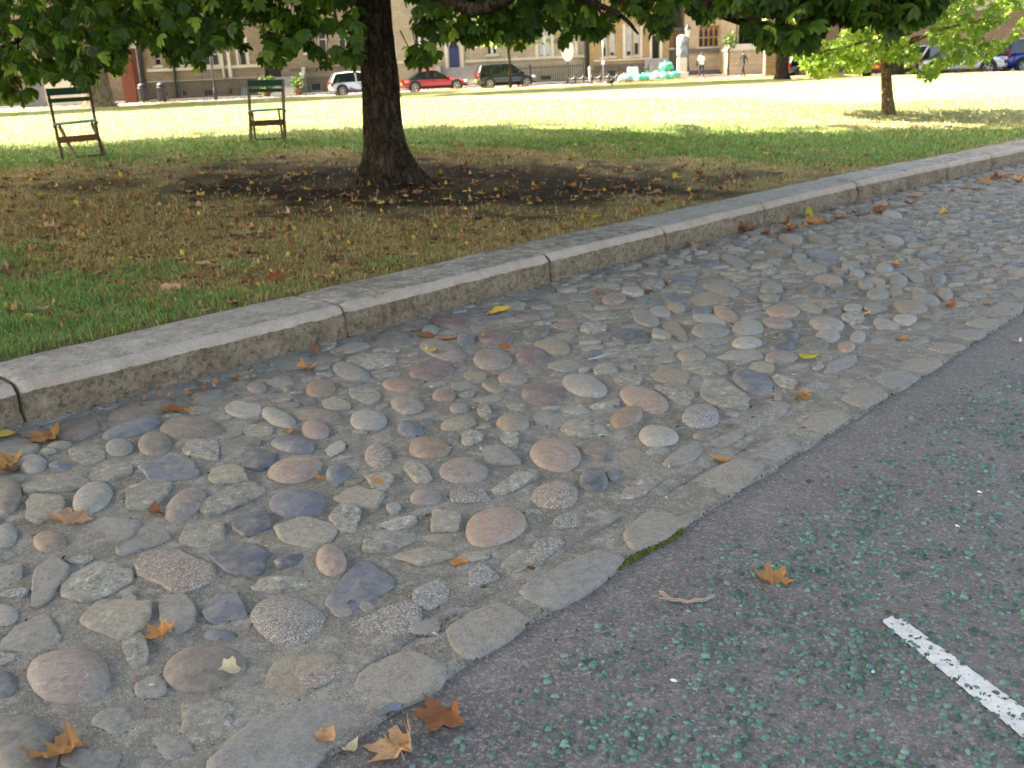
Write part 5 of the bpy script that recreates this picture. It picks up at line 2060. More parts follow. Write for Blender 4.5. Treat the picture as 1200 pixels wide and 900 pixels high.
def building(name, label, wmat, x0, x1, zt, wins, y=FY, trims=(), depth=9.0, plinth=None, roof=True, z0=-.1):
    t = thing(name, label, "building", ((x0 + x1) / 2, y, 0))
    ox = (x0 + x1) / 2
    mb = MB()
    hs = [(a - ox, b - ox, c, d) for (a, b, c, d, k, bl) in wins]
    wall_with_holes(mb, x0 - ox, x1 - ox, z0, zt, 0, hs)
    mb.add([(x0 - ox, 0, z0), (x0 - ox, depth, z0), (x0 - ox, depth, zt), (x0 - ox, 0, zt)], [(0, 3, 2, 1)])
    mb.add([(x1 - ox, 0, z0), (x1 - ox, depth, z0), (x1 - ox, depth, zt), (x1 - ox, 0, zt)], [(0, 1, 2, 3)])
    mb.add([(x0 - ox, depth, z0), (x1 - ox, depth, z0), (x1 - ox, depth, zt), (x0 - ox, depth, zt)], [(0, 3, 2, 1)])
    mb.build("wall", wmat, t)
    if roof:
        r = MB()
        a, b = x0 - ox - .3, x1 - ox + .3
        r.add([(a, -.35, zt + .004), (b, -.35, zt + .004), (b, depth + .35, zt + .004), (a, depth + .35, zt + .004), (a, depth / 2, zt + 3.2), (b, depth / 2, zt + 3.2)],
              [(0, 1, 5, 4), (2, 3, 4, 5), (0, 4, 3), (1, 2, 5), (0, 3, 2, 1)])
        ro = r.build("roof", SLATE_ROOF, t)
        ch = MB()
        for cx in (a + 2.5, b - 3):
            ch.box(cx, cx + 1.2, depth / 2 - .4, depth / 2 + .4, zt + 2.4, zt + 4.6)
        ch.build("chimney", wmat, ro)
    for k, w in enumerate(wins):
        h = (w[0] - ox, w[1] - ox, w[2], w[3])
        if w[4] == 'door':
            d = MB()
            d.box(h[0] + .06, h[1] - .06, .16, .24, h[2] + .01, h[3] - .06)
            for i in range(2):
                for j in range(3):
                    px0 = h[0] + .16 + i * (h[1] - h[0] - .24) / 2
                    pz0 = h[2] + .15 + j * (h[3] - h[2] - .25) / 3
                    d.box(px0, px0 + (h[1] - h[0] - .4) / 2, .135, .158, pz0, pz0 + (h[3] - h[2] - .5) / 3, 1 if j == 2 else 0)
            do = d.build("door", [BLUE_DOOR, GLASS], t)
            MB().tube([(h[1] - .3, .12, h[2] + 1.05), (h[1] - .3, .08, h[2] + 1.05)], .05, 8).build("handle", IRON, do)
            fr = MB()
            mid = (h[0] + h[1]) / 2
            fr.prism([(h[0] + .06, h[3] - .06), (h[0] + .06, h[3] - .7), (mid, h[3] - .06)], .05, .134)
            fr.prism([(h[1] - .06, h[3] - .06), (mid, h[3] - .06), (h[1] - .06, h[3] - .7)], .05, .134)
            fr.box(h[0] + .002, h[0] + .06, .04, .22, h[2], h[3] - .002).box(h[1] - .06, h[1] - .002, .04, .22, h[2], h[3] - .002)
            fr.box(h[0] + .06, h[1] - .06, .04, .22, h[3] - .06, h[3] - .002)
            fr.build("door_frame", ST_TRIM, t)
        elif w[4] == 'dark':
            MB().box(h[0] + .005, h[1] - .005, .22, .28, h[2] + .005, h[3] - .005).build("doorway", DARK_IN, t)
        else:
            window(t, h, 0, w[4], w[5])
    for (a, b, c, d, pr, m) in trims:
        MB().box(a - ox, b - ox, -pr, -.004, c, d).build("stone_trim", m, t)
    return t, ox


def W_(x0, y0, x1, y1, k='sash', bl=0.0):
    return R_(x0, y0, x1, y1) + (k, bl)


def T_(x0, y0, x1, y1, pr=.08, m=None):
    return R_(x0, y0, x1, y1) + (pr, m or ST_TRIM)


# street surfaces
st = mesh_obj("far_street", [(-120, 46, -.06), (120, 46, -.06), (120, 140, -.06), (-120, 140, -.06)], [(0, 1, 2, 3)], simple("street_asphalt", (112, 110, 112), .9))
st['kind'] = 'structure'
pv = MB().box(-60, 26, 76.6, FY + .05, -.3, .03).box(26, 70, 58.2, 62.2, -.3, .07).build("far_pavement", simple("grey_paving", (124, 120, 114), .9))
pv['kind'] = 'structure'

# left terrace, brown stone
xl, xm = X_(-150, 60), X_(441, 60)
bl_wins = [W_(180, 34, 188, 60), W_(180, 60.5, 188, 77, 'sash', .0), W_(212, 52, 220, 76), W_(236, 50, 245.5, 77), W_(247, 50, 255.5, 77), W_(262, 46, 266, 77, 'slit'), W_(279, 44, 287.5, 77),
           W_(356, 30, 366, 62), W_(372, 30, 382, 62), W_(396, 30, 405, 62), W_(418, 34, 428, 66),
           W_(309, 56, 328, 92, 'dark'), W_(186, 105, 196, 114.5, 'slit'), W_(212, 105, 219, 113.5, 'slit'), W_(237, 104, 251, 113.5, 'slit'), W_(268, 103, 272.5, 112, 'slit'),
           W_(281, 102, 290, 112, 'slit', .9), W_(355, 99, 361, 107, 'slit', .9), W_(364, 97, 377, 107, 'slit'), W_(128, 52, 136, 80, 'sash', .5), W_(60, 40, 72, 74), W_(24, 40, 36, 74), W_(-30, 40, -14, 76), W_(-80, 42, -64, 78)]
for i in range(12):
    x = -110 + i * 48
    bl_wins.append(W_(x, -58, x + 11, -28))
t, ox = building("stone_terrace", "long brown stone terrace with white dressed windows behind black railings", ST_BROWN, xl, xm, 9.5, bl_wins,
                 trims=[T_(172, 78, 306, 81.5), T_(172, 92.5, 306, 95, .05), T_(259.5, 44, 261.6, 91, .25), T_(266.6, 44, 270, 91, .25), T_(232, 47, 235.6, 79, .04), T_(256, 47, 259, 79, .04),
                        T_(276, 42, 278.6, 79, .04), T_(288, 42, 291, 79, .04), T_(158, 52, 163, 96, .3), T_(340, 78, 440, 80, .06, ST_DARK)])
for px in (165.5, 203):
    MB().tube([(X_(px, 50) - ox, -.12, 6), (X_(px + 4, 110) - ox, -.12, -.05)], .12, 8).build("drainpipe", IRON, t)

# centre block, pale stone with the blue door
x0, x1 = X_(441.5, 60), X_(690, 60)
cw = [W_(525, 44, 539, 79, 'door'), W_(516, 44, 519, 70, 'slit'), W_(631, 36, 645, 66.5, 'pair', .9), W_(570, 34, 582, 64, 'pair'), W_(486, 40, 498, 70, 'pair'), W_(452, 40, 464, 72, 'pair'), W_(661, 36, 672, 65, 'pair'),
      W_(633, 88, 647, 95, 'slit'), W_(456, 92, 468, 99, 'slit'), W_(566, 89, 578, 96, 'slit')]
for i in range(5):
    x = 452 + i * 48
    cw.append(W_(x, -50, x + 12, -20, 'pair'))
t, ox = building("pale_stone_house", "pale stone house with an arched blue door and two light windows", ST_PALE, x0, x1, 10.5, cw,
                 trims=[T_(545, 67.5, 688, 70.2), T_(442, 71, 520, 74), T_(627, 33, 630.5, 67, .05), T_(645.6, 33, 649, 67, .05), T_(626, 30, 650, 33, .07), T_(673.5, 40, 677, 67, .12), T_(521, 40, 524.6, 80, .15), T_(539.6, 40, 543, 80, .15), T_(521, 38, 543, 43, .18)])
MB().tube([(X_(686.5, 45) - ox, -.12, 7), (X_(687.5, 95) - ox, -.12, -.05)], .13, 8).build("drainpipe", IRON, t)
# stone steps up to the blue door
s = thing("door_steps", "pale stone steps rising to the arched blue door", "steps", (X_(538, 88), FY, 0))
zd = R_(525, 44, 539, 79)[2]
for i in range(6):
    MB().box(-1.3, 1.3, -.35 * (6 - i) - .02, -.02 if i == 5 else -.35 * (5 - i) - .02, -.04, zd * (i + 1) / 6).build("step", GREY_STEP, s)
for a in (-1.65, 1.32):
    MB().box(a, a + .33, -2.3, -.02, -.04, zd + .15).build("side_wall", GREY_STEP, s)

# gabled golden bay
x0, x1 = X_(690.5, 60), X_(783, 60)
gw = [W_(704.5, 40, 710.5, 67, 'lancet', .45), W_(713.5, 38, 720, 66, 'lancet', .8), W_(733, 31, 739.5, 66, 'lancet', .8), W_(742, 31, 748.5, 65, 'lancet', .5), W_(763.5, 42, 771.5, 73, 'dark'), W_(777.5, 6, 782, 17, 'slit'),
      W_(710, 82, 722, 91, 'slit'), W_(731, 82, 735, 88, 'slit'), W_(749, 82, 755, 88, 'slit'), W_(735, -30, 748, 2, 'pair')]
t, ox = building("golden_gabled_house", "golden stone house with pairs of tall pointed windows", ST_GOLD, x0, x1, 10.0, gw, y=FY - .4,
                 trims=[T_(695, 75, 762.5, 78.5, .12, ST_DARK), T_(695, 69, 762, 71, .06), T_(760.5, 40, 763, 74, .1), T_(772, 40, 775, 74, .1), T_(729, 28, 732.4, 68, .04), T_(749, 28, 752, 68, .04)])
gx = (x1 - x0) / 2
MB().prism([(-gx, 10.02), (gx, 10.02), (0, 14.5)], -.02, .4).build("gable", ST_GOLD, t)
s = thing("side_steps", "grey steps at the golden house's arched side door", "steps", (X_(768, 80), FY - .4, 0))
for i in range(5):
    MB().box(-.9, .9, -.32 * (5 - i) - .02, -.02 if i == 4 else -.32 * (4 - i) - .02, -.04, .28 * (i + 1)).build("step", GREY_STEP, s)

# low glazed link between the two houses
x0, x1 = X_(783.3, 60), X_(802, 60)
t, ox = building("glazed_link", "low link building with an orange brown glazed window over a dark wall", ST_DARK, x0, x1, R_(783, 35, 802, 60)[3], [W_(784, 37, 792, 56, 'brown'), W_(793, 37, 800.5, 56, 'brown')], roof=False, depth=3, y=FY + .4)
MB().box(x0 - ox, x1 - ox, -.1, 3, R_(783, 35, 802, 60)[3] + .003, R_(783, 34, 802, 60)[3] + .1).build("roof", ST_DARK, t)

# tan gatehouse wing
x0, x1 = X_(802.3, 60), X_(862, 60)
t, ox = building("tan_wing", "tan ashlar wing with a broad mullioned window above a dark string course", ST_TAN, x0, x1, 9.0, [W_(819, 30, 842.5, 55, 'brown', 0), W_(812, -40, 824, -12, 'pair')],
                 trims=[T_(804, 56.5, 847, 61.5, .12, ST_DARK), T_(843.5, 20, 861, 84, .35, ST_TAN), T_(803, 82, 850, 91, .2, ST_DARK)])
# arched gateway
x0, x1 = X_(862.3, 60), X_(900, 60)
t = thing("arched_gateway", "tan stone gateway with a deep dark arch beside the wing", "gateway", ((x0 + x1) / 2, FY - .2, 0))
ox = (x0 + x1) / 2
mb = MB()
aw = (x1 - x0) / 2 - .15
pts = [(aw * cos(pi * k / 16), 3.4 + 1.8 * sin(pi * k / 16)) for k in range(17)]
prev = pts[0]
for p in pts[1:]:
    mb.add([(prev[0], 0, prev[1]), (p[0], 0, p[1]), (p[0], 0, 8.5), (prev[0], 0, 8.5)], [(0, 3, 2, 1)])
    mb.add([(prev[0], 0, prev[1]), (p[0], 0, p[1]), (p[0], 2.2, p[1]), (prev[0], 2.2, prev[1])], [(0, 1, 2, 3)])
    prev = p
for sg in (-1, 1):
    mb.box(min(sg * aw, sg * (aw + .15)), max(sg * aw, sg * (aw + .15)), 0, 2.2, -.1, 8.5)
mb.build("wall", ST_TAN, t)
MB().box(-aw, aw, 2.21, 2.4, -.1, 6).build("gate", DARK_IN, t)
# pale block with coping, in front of the arch
x0, x1, z0, z1 = R_(852, 53, 897, 91, 77)
t = thing("gate_block", "pale stone block with weathered coping in front of the arch", "wall", ((x0 + x1) / 2, 77, 0))
hw = (x1 - x0) / 2
MB().box(-hw, hw, 0, 1.6, -.1, z1 - .35).build("wall", ST_TAN, t)
MB().prism([(-hw - .1, z1 - .346), (hw + .1, z1 - .346), (hw - .15, z1 + .1), (-hw + .25, z1 + .1)], -.1, 1.7).build("coping", ST_TRIM, t)
MB().box(-hw - .08, hw + .08, -.12, -.004, -.1, .55).build("plinth", ST_TAN, t)
# long garden wall behind the cars on the right
x0, x1 = X_(897, 70, 63), X_(1420, 60, 63)
t = thing("garden_wall", "long rough brown garden wall behind the cars by the young tree", "wall", (x0, 63, 0))
MB().box(0, x1 - x0, 0, .5, -.1, 3.3).build("wall", masonry("rough_brown_wall", (138, 116, 98), (154, 132, 112), (116, 98, 84), .38, .17), t)
MB().box(-.1, x1 - x0, -.1, .6, 3.303, 3.5).build("coping", ST_TRIM, t)
# far lit house seen through the gap, and rough masses behind the wall
x0, x1 = X_(930, 40, 90), X_(1300, 40, 90)
building("tall_college_range", "tall stone range behind the garden wall, mostly hidden by leaves", ST_TAN, x0, x1, 9, [(x0 + 2 + i * 4, x0 + 3.2 + i * 4, z, z + 2.0, 'sash', 0) for i in range(6) for z in (4, 6.5)], y=90)

# red brick pier with a stone band
a, b = at_y(150, 30, 76), at_y(156, 113, 76)
t = thing("brick_pier", "tall red brick pier with a pale stone band near the terrace", "pier", (at_y(153, 113, 76).x, 76, -.06))
w = .46
zb = at_y(140, 50, 76).z
MB().box(-w, w, 0, 1.2, 0, zb - .35).box(-w, w, 0, 1.2, zb + .35, 9).build("shaft", RED_BRICK, t)
MB().box(-w - .05, w + .05, -.05, 1.25, zb - .347, zb + .347).build("stone_band", ST_TRIM, t)

# stairs on the far left and its parapet
x0, x1, z0, z1 = R_(22, 84, 52, 122, 76)
t = thing("area_stairs", "dark grey stairs beside a sloping pale parapet behind the nearer chair", "steps", ((x0 + x1) / 2, 76, -.06))
hw = (x1 - x0) / 2
for i in range(7):
    MB().box(-hw, hw, .3 * i, .3 * (i + 1) + (.5 if i == 6 else 0), 0, (z1 + .06) * (i + 1) / 7).build("step", simple("dark_step_stone", (104, 102, 104), .9) if i == 0 else bpy.data.materials["dark_step_stone"], t)
MB().prism([(hw + .02, 0), (hw + 3.2, 0), (hw + 3.2, 1.2), (hw + .02, z1 + .5)], 0, .5).build("parapet", ST_TRIM, t)

# stair with sloping side near the second chair
x0, x1, z0, z1 = R_(318, 90, 344, 112, 78)
t = thing("entrance_stairs", "grey entrance stairs with a sloping stone side behind the second chair", "steps", ((x0 + x1) / 2, 77.6, -.06))
hw = (x1 - x0) / 2
for i in range(7):
    MB().box(-hw, hw, .32 * i, .32 * (i + 1), 0, (z1 + .06) * (i + 1) / 7).build("step", GREY_STEP, t)
MB().add([(hw + .42, -.1, 0), (hw + .7, -.1, 0), (hw + .7, 2.2, 0), (hw + .42, 2.2, 0), (hw + .42, -.1, .3), (hw + .7, -.1, .3), (hw + .7, 2.2, z1 + .7), (hw + .42, 2.2, z1 + .7)],
    [(0, 3, 2, 1), (4, 5, 6, 7), (0, 1, 5, 4), (1, 2, 6, 5), (2, 3, 7, 6), (3, 0, 4, 7)]).build("side_wall", GREY_STEP, t)


def railing(name, label, px0, px1, y, py_t, py_b, group="iron railings before the houses"):
    xa, xb = X_(px0, 100, y), X_(px1, 100, y)
    zt = at_y((px0 + px1) / 2, py_t, y).z
    t = thing(name, label, "railings", (xa, y, -.06), 0, group)
    L = xb - xa
    H_ = zt + .06
    mb = MB()
    n = int(L / .16)
    for i in range(n + 1):
        x = L * i / n
        mb.bar((x, 0, .06), (x, 0, H_ - .12), .055, .055)
        mb.add([(x - .03, -.03, H_ - .12), (x + .03, -.03, H_ - .12), (x + .03, .03, H_ - .12), (x - .03, .03, H_ - .12), (x, 0, H_)], [(0, 1, 4), (1, 2, 4), (2, 3, 4), (3, 0, 4)])
    o = mb.build("bar", IRON, t)
    o['kind'] = 'stuff'
    MB().box(0, L, -.03, .03, H_ - .24, H_ - .19).box(0, L, -.03, .03, .14, .19).build("rail", IRON, t)
    MB().box(-.05, L + .05, -.14, .14, 0, .058).build("base_stone", ST_TRIM, t)
    k = max(2, int(L / 3.2))
    for i in range(k + 1):
        x = L * i / k
        MB().bar((x, 0, .06), (x, 0, H_ + .12), .07, .07).build("post", IRON, t)


railing("iron_railing", "black railings with spear tops along the brown terrace", 172, 304, 77.2, 91, 114)
railing("iron_railing", "black railings between the entrance stairs and the white car", 350, 452, 77.2, 87, 110)
railing("iron_railing", "black railings in front of the pale house behind the black car", 560, 684, 77.2, 76, 97)
railing("iron_railing", "black railings before the golden house behind the white board", 690, 760, 77.2, 79, 95)

# ------------------------------------------------------------------ street furniture
def lamp(px, y, py_top, label, lantern):
    b = at_y(px, 100, y)
    zt = at_y(px, py_top, y).z
    t = thing("lamp_post", label, "lamp post", (b.x, y, -.06), 0, None)
    MB().lathe([(.13, 0), (.13, .7), (.08, .8), (.06, 1.2), (.05, zt - .3)], n=12).build("post", IRON, t, True)
    if lantern:
        l_ = MB().lathe([(.10, zt - .3), (.2, zt + .25)], n=6).build("lantern", simple("lamp_glass", (214, 212, 200), .2), t)
        MB().lathe([(.27, zt + .25), (.12, zt + .5), (.04, zt + .62), (.02, zt + .72)], n=6).build("cap", IRON, l_)
    else:
        MB().tube([(0, 0, zt - .3), (0, -.1, zt + 2.5), (0, -.9, zt + 3.3)], [.05, .045, .04], 8).build("arm", IRON, t, True)


lamp(251, 71.5, -20, "tall slim black lamp post in front of the terrace railings", False)
lamp(805.5, 75, 38, "black lamp post with a capped lantern against the white gap of sky", True)

b = at_y(800, 92, 74.5)
t = thing("gate_pier", "tall pale pier with a mottled block on top beside the lantern post", "pier", (b.x, 74.5, -.06))
z1 = at_y(800, 66, 74.5).z
MB().box(-.32, .32, 0, .6, 0, z1).box(-.42, .42, -.08, .68, 0, .45).build("shaft", ST_TRIM, t, bevel=.03)
mb = MB().lathe([(.34, 0), (.40, .15), (.37, .7), (.40, 1.2), (.36, 1.42), (.22, 1.52), (.05, 1.56)], c=(0, .3, z1), n=12)
for i, p in enumerate(mb.v):
    q = Vector(p)
    mb.v[i] = tuple(q + Vector((mnoise.noise(q * 3), mnoise.noise(q * 3 + Vector((7, 7, 7))), 0)) * .07)
fm = NT("mottled_pale_stone")
na = fm.noise(3.2, 5, .7)
mb.build("top_block", fm.out(fm.ramp(na, [(.35, alb((88, 94, 98))), (.55, alb((138, 144, 148))), (.7, alb((196, 200, 202)))]), .9), t, True)

b = at_y(666, 95, 72)
t = thing("round_sign", "big round white sign on a dark post in front of the railings", "sign", (b.x, 72, -.06))
zc = at_y(666, 60, 72).z + .06
MB().tube([(0, .06, 0), (0, .06, zc + .5)], .05, 8).build("post", IRON, t, True)
mb = MB()
mb.tube([(0, -.02, zc), (0, .02, zc)], .5, 28)
mb.v = [(x * .9, y, zc + (z - zc) * 1.35) for x, y, z in mb.v]
mb.build("disc", simple("white_sign_face", (226, 228, 230), .4, vary=.02), t)
MB().box(-.45, .45, .022, .045, zc - .26, zc - .22).box(-.06, -.02, .022, .045, zc - .6, zc + .6).build("bracket", IRON, t)

t = thing("white_post", "slim white marker post between the round sign and the crow", "post", (at_y(691, 94, 71).x, 71, -.06))
MB().lathe([(.07, 0), (.07, 1.05), (.05, 1.1)], n=10).build("shaft", simple("white_post_paint", (214, 212, 206), .5), t, True)
t = thing("thin_pole", "thin grey pole in front of the golden house's first windows", "post", (at_y(707, 94, 74).x, 74, -.06))
MB().tube([(0, 0, 0), (0, 0, at_y(707, 38, 74).z)], .045, 8).build("shaft", simple("grey_steel", (150, 150, 152), .35, metal=.6), t, True)
MB().box(-.12, .12, -.06, -.03, 1.2, 1.5).build("plate", simple("white_plate", (222, 222, 220), .5), t)

xa, xb = at_y(664, 94, 71.4).x, at_y(724, 94, 71.4).x
t = thing("chain_fence", "low fence of short posts and drooping chain on the pavement edge", "fence", (xa, 71.4, -.06))
n = 6
for i in range(n + 1):
    MB().lathe([(.05, 0), (.05, .5), (.07, .54), (.03, .6)], c=((xb - xa) * i / n, 0, 0), n=8).build("post", IRON, t, True)
for i in range(n):
    p0, p1 = (xb - xa) * i / n, (xb - xa) * (i + 1) / n
    MB().tube([(p0 + (p1 - p0) * k / 8, 0, .5 - .16 * sin(pi * k / 8)) for k in range(9)], .022, 5).build("chain", simple("pale_chain", (176, 176, 174), .5) if i == 0 else bpy.data.materials["pale_chain"], t, True)

for px, py, lab in ((168, 114, "black litter bin beside the red brick pier"), (190.5, 114, "small dark bin in front of the pale basement window")):
    p = at_y(px, py, 73)
    t = thing("litter_bin", lab, "bin", (p.x, 73, -.06))
    MB().lathe([(.26, 0), (.30, .1), (.30, .95), (.33, .98), (.33, 1.05)], n=14).build("body", IRON, t, True)
    MB().lathe([(.31, 1.053), (.28, 1.22), (.12, 1.34)], n=14).build("lid", IRON, t, True)

for px, py, lab in ((313, 112, "dark clipped bush in a pot at the stair foot behind the second chair"), (350.5, 110, "small bush in a pot beside the entrance stairs and the railings"), (853.5, 88, "leafy green plant growing beside the pale gate block")):
    p = at_y(px, py, 76)
    t = thing("potted_bush", lab, "plant", (p.x, 76, -.06))
    hi = px > 800
    if not hi:
        MB().lathe([(.22, 0), (.30, .45), (.32, .5), (.28, .5)], n=12).build("pot", simple("terracotta", (120, 78, 58), .8), t, True)
    else:
        MB().lathe([(.06, 0), (.05, 2.0)], n=6).build("stem", M_BARK, t, True)
    zc = .9 if not hi else 2.5
    pp = np.stack([rng.normal(0, .25, 150), rng.normal(0, .25, 150), rng.normal(zc, .28, 150)], 1)
    crown("foliage", [palmate(pp, .17, pick(GREENS, GW, 150), coarse=True)], M_LEAF, t)

# white board and turquoise sacks
p = at_y(741.5, 93, 69)
t = thing("sandwich_board", "white sandwich board standing among the turquoise sacks", "sign", (p.x, 69, -.06), radians(8))
zt = at_y(741.5, 77, 69).z
for sg in (-1, 1):
    MB().add([(-.36, sg * .30, .05), (.36, sg * .30, .05), (.33, sg * .05, zt), (-.33, sg * .05, zt), (-.36, sg * .34, .05), (.36, sg * .34, .05), (.33, sg * .09, zt), (-.33, sg * .09, zt)],
             [(0, 1, 2, 3), (7, 6, 5, 4), (0, 4, 5, 1), (1, 5, 6, 2), (2, 6, 7, 3), (3, 7, 4, 0)]).build("panel", simple("white_board", (228, 228, 234), .5, vary=.03) if sg < 0 else bpy.data.materials["white_board"], t)
MB().box(-.2, .2, -.05, .05, zt + .003, zt + .07).build("hinge_bar", IRON, t)

M_SACK = simple("turquoise_sack", (74, 186, 158), .4, vary=.2)
M_SACK2 = simple("pale_turquoise_sack", (150, 210, 194), .4, vary=.15)
SACKS = [(732.5, 90, .40, M_SACK2, "pale turquoise sack at the board's near side, alone on its end of the row"),
         (748.5, 92, .34, M_SACK2, "small pale sack tucked between the board's foot and the green sacks"),
         (753, 90.5, .38, M_SACK, "turquoise sack just past the white board"),
         (759.5, 90, .42, M_SACK, "fuller turquoise sack second past the white board"),
         (766, 91, .38, M_SACK2, "whitish sack slumped low in the middle of the row"),
         (772, 88.5, .46, M_SACK2, "tall whitish sack beside the stacked green ones"),
         (778.5, 90.5, .42, M_SACK, "deep turquoise sack at the bottom of the end heap"),
         (781, 85.5, .38, M_SACK, "turquoise sack lying on top of the end heap"),
         (788, 89.5, .44, M_SACK, "last turquoise sack of the row, next to the mottled pier")]
for i, (px, py, r, m, lab) in enumerate(SACKS):
    p = at_y(px, py, 68.6 + .3 * (i % 2))
    mb = MB()
    mb.lathe([(r * .6, 0), (r * .98, r * .18), (r * 1.08, r * .6), (r * .95, r * 1.05), (r * .6, r * 1.2), (r * .18, r * 1.3), (r * .1, r * 1.36), (r * .26, r * 1.5)], n=18, sx=1.15)
    mb.v = [tuple(Vector(q) + Vector((mnoise.noise(Vector(q) * 5 + Vector((i, 0, 0))), mnoise.noise(Vector(q) * 5 + Vector((i, 5, 0))), .6 * mnoise.noise(Vector(q) * 5 + Vector((i, 9, 0))))) * r * .5) for q in mb.v]
    o = mb.build("rubbish_sack", m, None, True)
    o.location = (p.x, p.y, (.62 if i == 7 else -.06))
    tag(o, lab, "rubbish sack", "turquoise sacks on the pavement")

# leaf drift along the far edge of the lawn
V, Fc, Cc, base = [], [], [], 0
for i in range(5000):
    x = random.uniform(-30, 24)
    y = lawn_edge(x) - .3 - abs(random.gauss(0, 1.3 if x > 4 else .5))
    if x < 2 and random.random() < .75:
        continue
    z = lawn_z(x, y) + random.uniform(.01, .05)
    s, a, b_ = random.uniform(.05, .11), random.random() * 6.28, random.uniform(-.5, .5)
    V += [(x + cos(a) * s, y + sin(a) * s, z + b_ * s), (x - sin(a) * s, y + cos(a) * s, z), (x - cos(a) * s, y - sin(a) * s, z - b_ * s * .5), (x + sin(a) * s, y - cos(a) * s, z + .02)]
    Fc.append((base, base + 1, base + 2, base + 3))
    c = random.choice(((140, 92, 60), (164, 116, 80), (112, 78, 58), (180, 146, 108)))
    Cc += [alb(c)] * 4
    base += 4
o = mesh_obj("leaf_drift", np.array(V), np.array(Fc), tinted("drift_leaf", .9, .2), colors=np.array(Cc))
o['kind'] = 'stuff'

# ------------------------------------------------------------------ parked cars
RUBBER = simple("tyre_rubber", (30, 30, 31), .85)
ALLOY = simple("alloy_rim", (176, 178, 182), .3, metal=.7)
TRIM_B = simple("black_trim", (26, 27, 29), .55)
LAMP_R = simple("red_lens", (150, 16, 22), .2, .7)
LAMP_W = simple("clear_lens", (214, 218, 224), .12, .8)
PLATE_Y = simple("yellow_plate", (206, 176, 48), .5)
PLATE_W = simple("white_number_plate", (220, 220, 218), .5)
cg = NT("car_glass")
cg.out(alb((34, 40, 44)), .05, None, .9)
CAR_GLASS = cg.mat


def paint(name, c):
    t = NT(name)
    t.out(alb(c), .28, None, .6)
    t.p.inputs["Coat Weight"].default_value = .8
    t.p.inputs["Coat Roughness"].default_value = .05
    return t.mat


